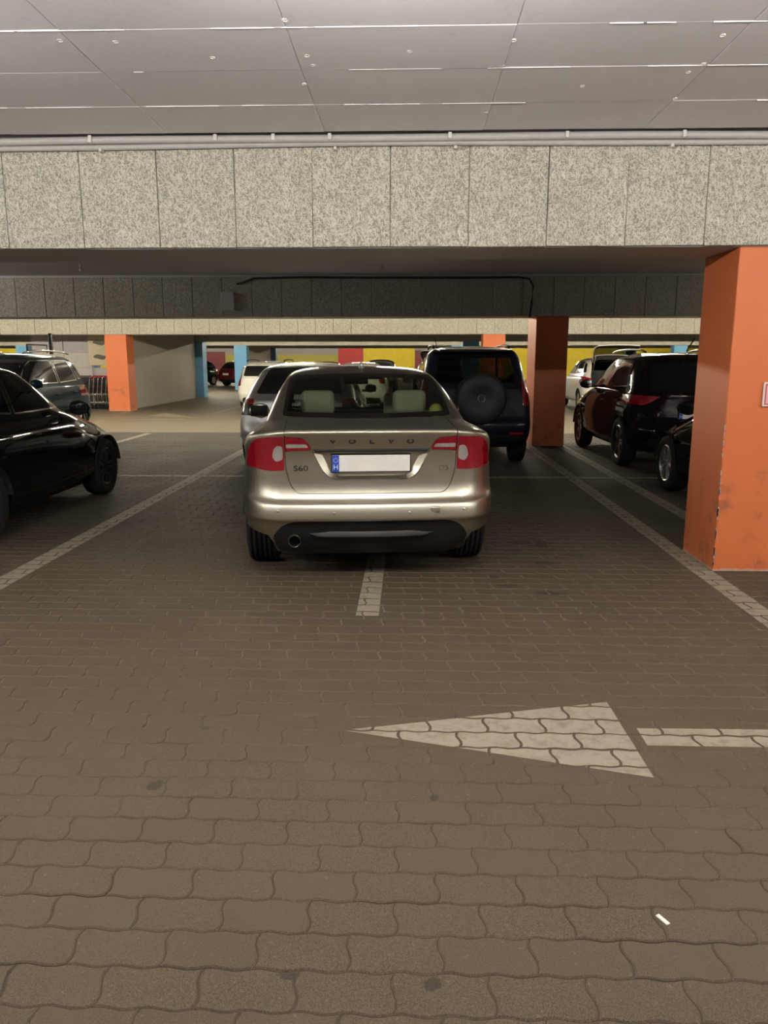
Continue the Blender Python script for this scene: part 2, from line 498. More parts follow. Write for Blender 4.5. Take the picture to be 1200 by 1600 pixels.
def ceiling_panels():
    """board-marked sheets of the near aisle, each slightly out of level"""
    rnd = random.Random(3)
    x_edges = [-0.562 + 1.035 * k for k in range(-5, 7)]
    y_edges = [0.05, 0.62, 1.15, 1.68, 2.21, 2.74, 3.27, 3.795, 4.31, 4.86, 5.40]
    meshes = {}
    for j in range(len(y_edges) - 1):
        d = round(y_edges[j + 1] - y_edges[j], 3)
        for i in range(len(x_edges) - 1):
            key = d
            if key not in meshes:
                g = 0.0011
                bm = bx((g, g, -0.012), (1.035 - g, d - g, 0.0), 0.0025, 1)
                me = bpy.data.meshes.new('panel'); bm.to_mesh(me); bm.free()
                me.materials.append(M['ceiling']); meshes[key] = me
            o = link('panel', meshes[key], CEIL)
            o.location = (x_edges[i], y_edges[j], ZC + rnd.uniform(-0.0015, 0.0015))
            o.rotation_euler = (rnd.uniform(-.002, .002), rnd.uniform(-.0015, .0015), 0)
    # pale fins of laitance that leaked through the cross joints
    for y in (3.795, 4.31, 4.86):
        bm = bmesh.new(); x = -2.6
        while x < 3.0:
            l = rnd.uniform(.05, .5)
            if rnd.random() < .5:
                w = rnd.uniform(.001, .0026)
                box(bm, (x, y - w, ZC - 0.0165), (x + l, y + w, ZC - 0.005))
            x += l + rnd.uniform(.0, .04)
        o = obj('joint_ridge', bm, M['ceiling'], CEIL)
    # nail plugs
    bm = bmesh.new()
    spots = [(445, 26), (475, 127), (480, 82), (489, 97), (785, 98), (803, 58), (760, 172), (1130, 50), (1100, 95), (1055, 150), (93, 58), (332, 85), (1076, 108), (640, 75), (180, 60), (910, 130)]
    p, a = math.radians(11.154), math.radians(1.823)
    me = bpy.data.meshes.new('plug')
    b2 = bmesh.new(); lathe(b2, [(0.0, .0001), (0.0, .011), (-.004, .013), (.003, .014)], 8, 'z'); b2.to_mesh(me); b2.free()
    me.materials.append(M['laitance'])
    bm.free()
    for (u, v) in spots:
        X, Yd, Z = (u - 600) / 1202, (v - 800) / 1202, 1.0
        dx, dy, dz = X, math.cos(p) - Yd * math.sin(p), -math.sin(p) - Yd * math.cos(p)
        dx, dy = dx * math.cos(a) - dy * math.sin(a), dx * math.sin(a) + dy * math.cos(a)
        t = (ZC - 1.53) / dz
        o = link('plug', me, CEIL); o.location = (dx * t, dy * t, ZC - 0.0125)
ceiling_panels()

def wall(name, lo, hi, mat):
    return tag(obj(name, bx(lo, hi), mat), None, None, kind='structure')
wall('wall_left', (XL - .2, YB, 0), (XL, YF, ZC), M['wall'])
wall('wall_right', (XR, YB, 0), (XR + .2, YF, ZC), M['wall'])
wall('wall_back', (XL, YB - .2, 0), (XR, YB, ZC), M['wall'])
FW = wall('wall_front', (XL, YF, 0), (XR, YF + .2, ZC), M['grey_wall'])
def wall_panel(x0, x1, z0, z1, mat):
    return obj('panel', bx((x0, YF - .03, z0), (x1, YF, z1)), mat, FW)
wall_panel(-5.6, -3.62, 0.05, 2.60, M['red_wall'])
wall_panel(-3.6, 0.45, 0.05, 2.60, M['yellow'])
wall_panel(0.47, 2.3, 0.05, 2.30, M['maroon_wall'])
wall_panel(2.32, 28.0, 0.05, 2.60, M['yellow'])
wall_panel(-14.6, -5.62, 0.05, 1.98, M['shaded_yellow'])
wall_panel(-18.2, -14.62, 0.05, 2.20, M['maroon_wall'])
wall_panel(-45, -18.22, 0.05, 2.50, M['yellow'])
obj('panel', bx((-32.4, YF - .06, 0.6), (-31.4, YF - .03, 2.05)), M['red_wall'], FW)

# downstand beams clad with wood-wool panels
def make_beams():
    pw = 0.5305
    me = bpy.data.meshes.new('panel')
    bm = bx((0.0018, 0, 0), (pw - 0.0018, 0.035, ZC - ZB - 0.045), 0.004, 1)
    bm.to_mesh(me); bm.free(); me.materials.append(M['woodwool'])
    ranges = {0: (-6, 9), 1: (-18, 14), 2: (-30, 18)}
    wide = bpy.data.meshes.new('panel')     # the far beams were clad with wider, dirtier joints
    bm = bx((0.004, 0, 0), (pw - 0.004, 0.035, ZC - ZB - 0.045), 0.004, 1)
    bm.to_mesh(wide); bm.free(); wide.materials.append(M['woodwool'])
    for k, y in enumerate(BEAMS):
        b = obj('beam', bx((XL, y, ZB), (XR, y + BEAM_D, ZC)), M['soffit'])
        tag(b, ['near downstand beam faced with pale wood-wool panels', 'dim second beam carrying the grey box and cable', 'bright beam over the far lane, above the orange pillar', 'dark beam framing the opening past the partition wall',
                'far beam over the light blue pillar', 'last beam before the coloured end wall'][k], None, kind='structure')
        rnd = random.Random(k)
        i0, i1 = ranges.get(k, (0, 0))
        for i in range(i0, i1):
            o = link('panel', wide if k else me, b)
            o.location = (-0.663 + pw * i, y - 0.033 - rnd.uniform(0, .004), ZB + 0.004 + rnd.uniform(-.003, .001))
            o.rotation_euler = (0, rnd.uniform(-.004, .004), 0)
        if k > 2:
            obj('facing', bx((XL, y - .03, ZB + .004), (XR, y, ZC - .04)), M['woodwool'], b)
make_beams()

# pillars under the beams
PL = {(0, 3): 'big orange pillar with chipped corner at the right edge', (1, 3): 'orange pillar with dark shaded front behind the navy off-roader',
      (2, 2): 'bright orange pillar beside the trolley row', (2, 3): 'orange pillar top showing above the navy off-roader roof',
      (3, 2): 'dark blue pillar at the far end of the partition wall', (3, 3): 'dark blue pillar just left of the orange pillar top',
      (4, 2): 'light blue pillar behind the white estate', (4, 4): 'blue pillar top above the black crossover roof', (5, 2): 'dark pillar at the end of the second partition wall',
      (5, 4): 'dark blue pillar above the black crossover windscreen', (4, 1): 'light blue pillar left of the grey hanging sheet'}
def make_pillars():
    for k, y in enumerate(BEAMS):
        for j, x in enumerate(PILLAR_X):
            if (k, j) not in PL and not (k in (3, 4, 5) and j in (0, 1, 2, 3, 4)): continue
            w, d = (0.57, BEAM_D if k == 0 else 0.95) if k < 2 else (0.66, BEAM_D)
            bm = bx((-w / 2, 0, 0), (w / 2, d - .005, ZB), 0.008, 2)
            if (k, j) == (0, 3):   # knocks along the front left corner
                bmesh.ops.subdivide_edges(bm, edges=[e for e in bm.edges if abs(e.verts[0].co.z - e.verts[1].co.z) > 1 and e.verts[0].co.x < 0 and e.verts[0].co.y < .1], cuts=60)
                rnd = random.Random(5)
                for v in bm.verts:
                    if v.co.x < 0 and v.co.y < .1 and .03 < v.co.z < 1.15 and rnd.random() < .45:
                        v.co.x += rnd.uniform(0, .009) if v.co.x > -w / 2 + 1e-4 else 0; v.co.y += rnd.uniform(0, .006) if v.co.y > 1e-4 else 0
            o = obj('pillar', bm, M['orange'] if k < 3 else M['blue'])
            o.location = (x + (0 if k else .005), y + .003, 0)
            tag(o, PL.get((k, j), 'blue painted concrete pillar far back in the garage'), 'pillar', group=None if (k, j) in PL else 'far blue pillars', kind='structure')
            if (k, j) == (0, 3): 
                bm = bmesh.new(); rnd = random.Random(8)
                for c in range(26):       # flakes of bare plaster on the chipped edge
                    z = rnd.uniform(.03, 1.1); h = rnd.uniform(.01, .06)
                    box(bm, (-w / 2 - .0012, -.0012, z), (-w / 2 + rnd.uniform(.003, .008), rnd.uniform(.003, .010), z + h))
                obj('chipped_edge', bm, M['wall'], o)
make_pillars()

# partition walls running away from the camera between pillars
for (y0, y1, nm) in ((24.16, 32.15, 'partition_wall'), (41.7, 49.95, 'partition_wall')):
    o = obj(nm, bx((-9.05, y0, 0), (-8.83, y1, ZB + .7)), M['wall'])
    tag(o, 'beige partition wall running back from the orange pillar' if y0 < 30 else 'small far partition wall behind the light blue pillar', None, kind='structure')

# ------------------------------------------------------------------ fluorescent battens over the driving lanes
ZL = 2.76
def luminaire(x, y, label, tm='tube', group='fluorescent battens'):
    o = thing('fluorescent_batten', label, 'lamp', (x, y, ZL), 0, group)
    obj('housing', bx((-.76, -.03, -.075), (.76, .03, 0), .006, 1), M['white_plastic'], o)
    for s in (-.5, .5):
        obj('hanger', tube(bmesh.new(), [(s, 0, -.01), (s, 0, ZC - ZL - .014)], .005, 6), M['clip'], o)
    for s in (-1, 1):
        obj('lamp_holder', bx((s * .745 - .012, -.018, -.125), (s * .745 + .012, .018, -.07), .004, 1), M['white_plastic'], o)
    obj('tube', tube(bmesh.new(), [(-.73, 0, -.105), (.73, 0, -.105)], .016, 8), M[tm], o, True)
    return o
lum = luminaire(-11.0, 2.25, 'white fluorescent tube batten hung over the near driving lane')
warm = luminaire(-24.0, 18.6, 'warm fluorescent tube batten hung over a far driving lane', 'warm_tube', 'far fluorescent battens')
def place_lum(x, y, lum=warm):
    c = copy_tree(lum); c.location = (x, y, ZL)
for i in range(1, 9): place_lum(-11.0 + 2.75 * i, 2.25, lum)
for y in (7.4, 9.6, 11.8): place_lum(-10.6, y, lum)      # added fill battens out of view, lifting the dark bay from the left
place_lum(9.6, 11.6, lum)  # added fill batten out of view, lifting the second beam from the right
for i in range(1, 14): place_lum(-24.0 + 3.0 * i, 18.6)
for i in range(12): place_lum(-26.0 + 4.0 * i, 36.6)
for i in range(12): place_lum(-38.0 + 5.0 * i, 55.8)

# ------------------------------------------------------------------ paving blocks and painted markings
PL_, PP_ = 0.243, 0.130
AMP, SAMP = 0.0048, 0.0085
def paver_outline(nl, ns, gap):
    """interlocking block centred on 0: long edges carry two waves, short edges one S"""
    L, P = PL_, PP_
    def wl(x): return AMP * math.sin(2 * PI * (x / (L / 2)) + 0.6)
    def ws(t): return SAMP * math.sin(2 * PI * t)
    pts = []
    for i in range(nl):
        x = -L / 2 + L * i / nl; pts.append((x, -P / 2 + wl(x)))
    for i in range(ns):
        t = i / ns; pts.append((L / 2 + ws(t), -P / 2 + P * t + wl(L / 2)))
    for i in range(nl):
        x = L / 2 - L * i / nl; pts.append((x, P / 2 + wl(x)))
    for i in range(ns):
        t = 1 - i / ns; pts.append((-L / 2 + ws(t), -P / 2 + P * t + wl(-L / 2)))
    return inset(pts, gap)

def inset(pts, d):
    n = len(pts); out = []
    for i in range(n):
        p0, p1, p2 = np.array(pts[i - 1]), np.array(pts[i]), np.array(pts[(i + 1) % n])
        e0 = p1 - p0; e1 = p2 - p1
        e0 = e0 / (np.linalg.norm(e0) + 1e-9); e1 = e1 / (np.linalg.norm(e1) + 1e-9)
        n0 = np.array((-e0[1], e0[0])); n1 = np.array((-e1[1], e1[0]))
        m = n0 + n1; k = max(0.35, 1 + float(n0 @ n1))
        out.append(tuple(p1 + m * d / k))
    return out

def clip_poly(sub, clip):
    def inside(p, a, b): return (b[0] - a[0]) * (p[1] - a[1]) - (b[1] - a[1]) * (p[0] - a[0]) >= 0
    def isect(p, q, a, b):
        x1, y1, x2, y2 = *p, *q; x3, y3, x4, y4 = *a, *b
        den = (x1 - x2) * (y3 - y4) - (y1 - y2) * (x3 - x4)
        t = ((x1 - x3) * (y3 - y4) - (y1 - y3) * (x3 - x4)) / den
        return (x1 + t * (x2 - x1), y1 + t * (y2 - y1))
    out = list(sub)
    for i in range(len(clip)):
        a, b = clip[i], clip[(i + 1) % len(clip)]
        src, out = out, []
        for j in range(len(src)):
            p, q = src[j - 1], src[j]
            ip, iq = inside(p, a, b), inside(q, a, b)
            if iq:
                if not ip: out.append(isect(p, q, a, b))
                out.append(q)
            elif ip: out.append(isect(p, q, a, b))
        if not out: break
    return out

def rect(x0, y0, x1, y1): return [(x0, y0), (x1, y0), (x1, y1), (x0, y1)]
MARKS = [  # (name, label, polygon counter-clockwise)
    ('painted_arrow', 'white painted arrowhead pointing left', [(-.269, 2.995), (.925, 2.659), (.912, 3.307)]),
    ('painted_arrow_shaft', 'white painted arrow shaft', rect(.974, 2.905, 3.0, 3.055)),
    ('painted_line', 'white bay line on the left', rect(-2.93, 4.25, -2.765, 15.2)),
    ('painted_line', 'white bay line beside the big orange pillar', rect(2.10, 3.6, 2.255, 15.2)),
    ('painted_line', 'white bay line right of the pillars', rect(2.705, 6.4, 2.86, 15.2)),
    ('painted_line', 'white bay divider under the silver sedan', rect(-.315, 4.48, -.175, 15.2)),
    ('painted_line', 'white cross line between the parking rows', rect(-7.6, 10.12, 5.5, 10.25)),
    ('painted_line', 'white bay line in the left row', rect(-5.62, 4.6, -5.47, 16.3)),
]

def paving():
    rnd = random.Random(11)
    fine = paver_outline(10, 6, 0.0016); coarse = paver_outline(8, 4, 0.0018); plain = paver_outline(2, 1, 0.002)
    def shape(out):
        top = inset(out, 0.0045)
        return out, top
    S = {'fine': shape(fine), 'coarse': shape(coarse), 'plain': shape(plain)}
    me = bpy.data.meshes.new('paver')
    o_, t_ = S['fine']; n = len(o_)
    vs = [(x, y, 0) for x, y in t_] + [(x, y, -.0034) for x, y in o_] + [(x, y, -.012) for x, y in o_]
    fs = [list(range(n))] + [[i + n, (i + 1) % n + n, (i + 1) % n, i] for i in range(n)] + [[i + 2 * n, (i + 1) % n + 2 * n, (i + 1) % n + n, i + n] for i in range(n)]
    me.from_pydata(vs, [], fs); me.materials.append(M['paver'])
    V, Fc, tones = [], [], []
    mark_v = [[] for _ in MARKS]; mark_f = [[] for _ in MARKS]
    boxes = [(min(p[0] for p in m[2]) - .15, max(p[0] for p in m[2]) + .15, min(p[1] for p in m[2]) - .1, max(p[1] for p in m[2]) + .1) for m in MARKS]
    rows = int(round((PY1 - PY0) / PP_))
    cells = []
    for j in range(rows):
        y = PY0 + PP_ * (j + .5)
        off = 0.0 if (j % 2 == 0) else PL_ / 2
        k0 = math.ceil((PX0 - off + .15) / PL_ - .5); k1 = int((PX1 - off - .15) / PL_ - .5)
        for k in range(k0, k1 + 1):
            cells.append((-0.150 + PL_ / 2 + off + PL_ * k + 0.0, y, j))
    def px(c):
        # seen-size ordering: only blocks inside the view, nearest first
        x, y, _ = c
        d = y * 0.981 + 1.53 * .193
        return abs(x + .032 * y) < .5 * d + .1
    order = sorted([c for c in cells if px(c) and c[1] > 1.45], key=lambda c: c[1])[:298]
    near = set(order)
    for c in cells:
        x, y, j = c
        z = rnd.uniform(-.0012, .0012) - .0003
        tx, ty = rnd.uniform(-.004, .004), rnd.uniform(-.004, .004)
        sx = 1.0
        if c in near:
            o = link('paver', me, FLOOR); o.location = (x, y, z); o.rotation_euler = (tx, ty, rnd.uniform(-.004, .004))
            topo = S['fine'][1]
        else:
            kind = 'coarse' if y < 9.2 else 'plain'
            out, top = S[kind]; n = len(out); b = len(V)
            zz = lambda px_, py_: z + tx * py_ - ty * px_
            V.extend((x + p, y + q, zz(p, q)) for p, q in top)
            V.extend((x + p, y + q, zz(p, q) - .0075) for p, q in out)
            Fc.append([b + i for i in range(n)])
            Fc.extend([b + n + i, b + n + (i + 1) % n, b + (i + 1) % n, b + i] for i in range(n))
            t = rnd.random(); tones.extend([t] * (2 * n))
            topo = top
        for mi, (x0, x1, y0, y1) in enumerate(boxes):
            if x0 < x < x1 and y0 < y < y1:
                poly = clip_poly([(x + p, y + q) for p, q in topo], MARKS[mi][2])
                if len(poly) >= 3:
                    b = len(mark_v[mi])
                    mark_v[mi].extend((p, q, z + tx * (q - y) - ty * (p - x) + .0012) for p, q in poly)
                    mark_f[mi].append(list(range(b, b + len(poly))))
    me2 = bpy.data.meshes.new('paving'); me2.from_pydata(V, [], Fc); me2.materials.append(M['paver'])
    at = me2.attributes.new('tone', 'FLOAT', 'POINT'); at.data.foreach_set('value', tones)
    tag(link('paving', me2, FLOOR), kind='stuff')
    for (nm, lab, _), v, f in zip(MARKS, mark_v, mark_f):
        mm = bpy.data.meshes.new(nm); mm.from_pydata(v, [], f); mm.materials.append(M['road_paint'])
        link(nm, mm, FLOOR)['label'] = lab
paving()

def far_mark(lab, pts, nm='painted_line'):
    bm = bmesh.new(); quad(bm, [(x, y, .003) for x, y in pts]) if len(pts) == 4 else bm.faces.new([bm.verts.new((x, y, .003)) for x, y in pts])
    obj(nm, bm, M['road_paint'], FLOOR)['label'] = lab
far_mark('white line beside the bright orange pillar', rect(-8.55, 22.6, -8.4, 24.4))
far_mark('white line along the partition wall', rect(-8.80, 24.6, -8.66, 31.9))
far_mark('white line across the far lane', rect(-8.6, 20.85, -7.1, 21.0))
far_mark('white painted arrowhead in the far lane', [(-5.7, 20.75), (-7.2, 22.7), (-7.3, 21.4)], 'painted_arrow')
far_mark('white arrow shaft in the far lane', rect(-7.6, 20.15, -5.9, 20.3))
far_mark('white bay line beside the white estate', rect(-5.78, 22.5, -5.62, 27.5))

# ------------------------------------------------------------------ car building kit
def catmull(P, m):
    P = np.asarray(P, float); n = len(P); out = []
    for i in range(n - 1):
        p0, p1, p2, p3 = P[max(i - 1, 0)], P[i], P[i + 1], P[min(i + 2, n - 1)]
        for k in range(m):
            t = k / m
            out.append(0.5 * ((2 * p1) + (p2 - p0) * t + (2 * p0 - 5 * p1 + 4 * p2 - p3) * t * t + (3 * p1 - p0 - 3 * p2 + p3) * t ** 3))
    out.append(P[-1])
    return np.array(out)

def resample(P, n):
    P = np.asarray(P, float)
    d = np.r_[0, np.cumsum(np.linalg.norm(np.diff(P, axis=0), axis=1))]
    s = np.linspace(0, d[-1], n)
    return np.stack([np.interp(s, d, P[:, i]) for i in range(P.shape[1])], 1)

def ring(st, c, q):
    """one closed plan outline of the body; st = rear(y,z), front(y,z), side(w,z)"""
    yr, zr, yf, zf, w, zs = st
    ns, nc, nm = q
    ym = 0.5 * (yr + yf); span = yf - yr
    def half(front):
        rx = min(c['rxf' if front else 'rxr'], .8 * w); ry = min(c['ryf' if front else 'ryr'], .42 * span)
        bow = c['bowf' if front else 'bowr'] * w
        tp = c['tf' if front else 'tr']
        wc = w * (1 - tp)
        ye = yf if front else yr; sg = -1 if front else 1
        ze = zf if front else zr
        pw = c['pf' if front else 'pr']
        pts = []
        x_s = wc - rx
        for i in range(ns): 
            x = x_s * i / ns
            pts.append((x, ye + sg * bow * (x / max(wc, 1e-6)) ** 2))
        ys = ye + sg * bow * (x_s / max(wc, 1e-6)) ** 2
        slope = 2 * bow * x_s / max(wc, 1e-6) ** 2
        for i in range(nc):
            f = PI / 2 * i / nc
            x = x_s + rx * math.sin(f)
            y = ys + sg * (ry * (1 - math.cos(f)) + slope * rx * math.sin(f) * (1 - math.sin(f) * .5) * .6)
            pts.append((x, y))
        y0 = ys + sg * (ry + slope * rx * .3)
        for i in range(nm):
            t = i / nm
            y = y0 + (ym - y0) * t
            pts.append((wc + (w - wc) * (1 - (1 - t) ** 2), y))
        out = []
        for x, y in pts:
            qv = (y - ym) / (ye - ym) if abs(ye - ym) > 1e-6 else 0
            qv = max(0, min(1, qv))
            out.append((x, y, zs + (ze - zs) * qv ** pw))
        return out
    R, Fh = half(False), half(True)
    right = R + [(w, ym, zs)] + Fh[::-1]
    left = [(-x, y, z) for x, y, z in right[1:-1]][::-1]
    return right + left

def loft_body(stations, c, q=(6, 8, 14), sub=3):
    rows = catmull(stations, sub)
    rings = [ring(s, c, q) for s in rows]
    n = len(rings[0])
    bm = bmesh.new()
    g = [[bm.verts.new(p) for p in r] for r in rings]
    for a, b in zip(g, g[1:]):
        for k in range(n):
            bm.faces.new((a[k], a[(k + 1) % n], b[(k + 1) % n], b[k]))
    bm.faces.new(g[-1])
    bm.normal_update()
    return bm

def gen_stations(rl, fl, sl, ru, fu, su, n1=13, n2=9):
    lo = np.hstack([resample(rl, n1), resample(fl, n1), resample(sl, n1)])
    up = np.hstack([resample(ru, n2), resample(fu, n2), resample(su, n2)])
    return np.vstack([lo, up])

def fillet(poly, r, n=4):
    """round the corners of a polygon"""
    out = []; m = len(poly)
    for i in range(m):
        a, b, c = (np.array(poly[k % m], float) for k in (i - 1, i, i + 1))
        rr = r[i] if isinstance(r, (list, tuple)) else r
        da, dc = a - b, c - b
        la, lc = np.linalg.norm(da), np.linalg.norm(dc)
        k = min(rr, .45 * la, .45 * lc)
        if k < 1e-4: out.append(tuple(b)); continue
        p0, p2 = b + da / la * k, b + dc / lc * k
        for j in range(n + 1):
            t = j / n
            out.append(tuple((1 - t) ** 2 * p0 + 2 * t * (1 - t) * b + t * t * p2))
    return out

def ccw(poly):
    a = sum(p[0] * q[1] - q[0] * p[1] for p, q in zip(poly, poly[1:] + poly[:1]))
    return list(poly) if a > 0 else list(poly)[::-1]

def in_poly(x, y, poly):
    c = False; j = len(poly) - 1
    for i in range(len(poly)):
        xi, yi = poly[i]; xj, yj = poly[j]
        if (yi > y) != (yj > y) and x < (xj - xi) * (y - yi) / (yj - yi) + xi: c = not c
        j = i
    return c

VIEWS = {  # horizontal axis, projecting direction, outward sign test
    'rear': (0, Vector((0, 1, 0)), lambda f, L: f.normal.y < .35 and f.calc_center_median().y < .5 * L),
    'front': (0, Vector((0, 1, 0)), lambda f, L: f.normal.y > -.35 and f.calc_center_median().y > .5 * L),
    'right': (1, Vector((1, 0, 0)), lambda f, L: f.calc_center_median().x > .2 and f.normal.x > .1),
    'left': (1, Vector((1, 0, 0)), lambda f, L: f.calc_center_median().x < -.2 and f.normal.x < -.1),
}

class Car:
    def __init__(s, root, stations, c, L, q=(6, 8, 14), sub=3):
        s.root, s.L = root, L
        s.bm = loft_body(stations, c, q, sub)
        s.src = s.bm.copy(); s.src.normal_update()
        s.src.faces.ensure_lookup_table()
        s.bvh = BVHTree.FromBMesh(s.src)

    def normals(s, me):
        ns = []
        me.update()
        for v in me.vertices:
            co, no, idx, d = s.bvh.find_nearest(v.co)
            f = s.src.faces[idx]
            if len(f.verts) > 4: ns.append(no); continue
            w = poly_3d_calc([x.co for x in f.verts], co)
            n = Vector()
            for k, x in zip(w, f.verts): n += x.normal * k
            ns.append(n.normalized() if n.length > 1e-6 else no)
        me.shade_smooth()
        me.normals_split_custom_set_from_vertices(ns)

    def cut(s, poly, view, cond=None):
        h, d, test = VIEWS[view]
        poly = ccw(poly)
        ok = lambda f: test(f, s.L) and (cond is None or cond(f.calc_center_median()))
        X0, X1 = min(p[0] for p in poly) - .005, max(p[0] for p in poly) + .005
        Z0, Z1 = min(p[1] for p in poly) - .005, max(p[1] for p in poly) + .005
        def bb(f):
            a = [v.co[h] for v in f.verts]; b = [v.co.z for v in f.verts]
            return min(a), max(a), min(b), max(b)
        cand = {}
        for f in s.bm.faces:
            if len(f.verts) > 40: continue
            k = bb(f)
            if k[1] < X0 or k[0] > X1 or k[3] < Z0 or k[2] > Z1 or not ok(f): continue
            cand[f] = k
        for p, q in zip(poly, poly[1:] + poly[:1]):
            e = (q[0] - p[0], q[1] - p[1])
            if math.hypot(*e) < 1e-5: continue
            if h == 0: co, no = Vector((p[0], 0, p[1])), Vector((e[1], 0, -e[0]))
            else: co, no = Vector((0, p[0], p[1])), Vector((0, e[1], -e[0]))
            x0, x1 = min(p[0], q[0]) - .004, max(p[0], q[0]) + .004
            z0, z1 = min(p[1], q[1]) - .004, max(p[1], q[1]) + .004
            fs = [f for f, k in cand.items() if not (k[1] < x0 or k[0] > x1 or k[3] < z0 or k[2] > z1)]
            if not fs: continue
            es = {x for f in fs for x in f.edges}; vs = {x for f in fs for x in f.verts}
            r = bmesh.ops.bisect_plane(s.bm, geom=fs + list(es) + list(vs), dist=1e-5, plane_co=co, plane_no=no.normalized())
            for f in fs: cand.pop(f, None)
            for f in r['geom']:
                if isinstance(f, bmesh.types.BMFace): f.normal_update(); cand[f] = bb(f)
            for f in fs:
                if f.is_valid and f not in cand: f.normal_update(); cand[f] = bb(f)
        res = []
        for f in cand:
            if not ok(f): continue
            m = f.calc_center_median()
            if in_poly(m[h], m.z, poly): res.append(f)
        return res

    def remove(s, faces):
        bmesh.ops.delete(s.bm, geom=faces, context='FACES')

    def detach(s, faces, name, mat, parent=None, lift=0.0, gap=0.0, rim=0.0, smooth=True, xform=None):
        """take surface faces out of the body as a part of their own"""
        if not faces: return None
        nb = bmesh.new(); vm = {}
        for f in faces:
            loop = []
            for v in f.verts:
                if v not in vm: vm[v] = nb.verts.new(v.co)
                loop.append(vm[v])
            nb.faces.new(loop)
        s.remove(faces)
        nb.normal_update()
        ncopy = {v: v.normal.copy() for v in nb.verts}
        if gap:
            mv = {}
            for e in nb.edges:
                if len(e.link_faces) != 1: continue
                f = e.link_faces[0]
                t = (e.verts[1].co - e.verts[0].co).normalized()
                n = f.normal.cross(t).normalized()
                if n.dot(f.calc_center_median() - e.verts[0].co) < 0: n = -n
                for v in e.verts: mv.setdefault(v, []).append(n)
            for v, ns in mv.items():
                m = Vector()
                for n in ns: m += n
                if m.length > 1e-4: v.co += m.normalized() * gap
        if lift:
            for v in nb.verts: v.co += ncopy[v] * lift
        me0 = bpy.data.meshes.new(name); nb.to_mesh(me0)
        if rim:
            be = [e for e in nb.edges if len(e.link_faces) == 1]
            avg = {v: v.normal.copy() for e in be for v in e.verts}
            r = bmesh.ops.extrude_edge_only(nb, edges=be)
            old = {tuple(round(c, 6) for c in v.co): n for v, n in avg.items()}
            for v in [x for x in r['geom'] if isinstance(x, bmesh.types.BMVert)]:
                v.co -= old.get(tuple(round(c, 6) for c in v.co), Vector((0, 0, 1))) * rim
        if xform is not None: bmesh.ops.transform(nb, matrix=xform, verts=nb.verts[:])
        me = bpy.data.meshes.new(name); nb.to_mesh(me); nb.free()
        bpy.data.meshes.remove(me0)
        me.materials.append(mat)
        if smooth and xform is None: s.normals(me)
        elif xform is not None: me.shade_smooth()
        return link(name, me, parent or s.root)

    def window(s, poly, view, name, mat, frame=.02, cond=None, fmat=None):
        fr = s.cut(poly, view, cond)
        inn = inset(ccw(poly), frame)
        inner = s.cut(inn, view, cond)
        ring_ = [f for f in s.cut(poly, view, cond) if f not in set(inner)]
        inner = [f for f in inner if f.is_valid]
        g = s.detach(inner, name, mat, lift=.001)
        o = s.detach([f for f in ring_ if f.is_valid], 'window_frame', fmat or M['frit'], lift=.0015)
        return g

    def arch(s, y, z, r):
        n = 28
        poly = [(y + r * math.cos(2 * PI * k / n), z + r * math.sin(2 * PI * k / n)) for k in range(n)]
        for v in ('left', 'right'):
            s.remove(s.cut(poly, v, lambda c: c.z < z + r + .02))

    def finish(s, mat):
        me = bpy.data.meshes.new('body'); s.bm.to_mesh(me); s.bm.free()
        me.materials.append(mat)
        s.normals(me)
        return link('body', me, s.root)

WHEEL_CACHE = {}
def wheel_meshes(R, w, rim_r, spokes, tread, alloy):
    key = (R, w, rim_r, spokes, tread, alloy)
    if key in WHEEL_CACHE: return WHEEL_CACHE[key]
    bm = bmesh.new(); h = w / 2
    prof = [(-h * .82, rim_r), (-h, rim_r + .03), (-h * 1.02, R - .05), (-h * .92, R - .015)]
    if tread:
        gx = [-.62, -.3, 0.0, .3, .62]
        prof.append((-h * .8, R - .002))
        for g in gx:
            x = g * h
            prof += [(x - .006, R), (x - .004, R - .009), (x + .004, R - .009), (x + .006, R)]
        prof.append((h * .8, R - .002))
    else: prof += [(-h * .6, R), (h * .6, R)]
    prof += [(h * .92, R - .015), (h * 1.02, R - .05), (h, rim_r + .03), (h * .82, rim_r)]
    lathe(bm, prof, 40, 'x')
    me = bpy.data.meshes.new('wheel'); bm.to_mesh(me); bm.free(); me.materials.append(M['rubber']); me.shade_smooth()
    bm = bmesh.new()
    lathe(bm, [(h * .86, rim_r + .004), (h * .9, rim_r - .004), (h * .8, rim_r - .022), (-h * .8, rim_r - .03)], 32, 'x')
    lathe(bm, [(h * .55, .001), (h * .60, .055), (h * .35, .075), (-h * .2, .08)], 20, 'x')
    for k in range(spokes):
        t = 2 * PI * k / spokes
        b2 = bmesh.new()
        for sg in (-1, 1):
            box(b2, (h * .38, .05, sg * .024 - .017), (h * .72, rim_r - .012, sg * .024 + .017), .006, 1)
        for v in b2.verts: v.co.z *= .7 + 1.1 * v.co.y / rim_r
        bmesh.ops.rotate(b2, cent=(0, 0, 0), matrix=Matrix.Rotation(t, 3, 'X'), verts=b2.verts[:])
        tmp = bpy.data.meshes.new('t'); b2.to_mesh(tmp); b2.free(); bm.from_mesh(tmp); bpy.data.meshes.remove(tmp)
    rm = bpy.data.meshes.new('rim'); bm.to_mesh(rm); bm.free(); rm.materials.append(alloy)
    WHEEL_CACHE[key] = (me, rm)
    return me, rm

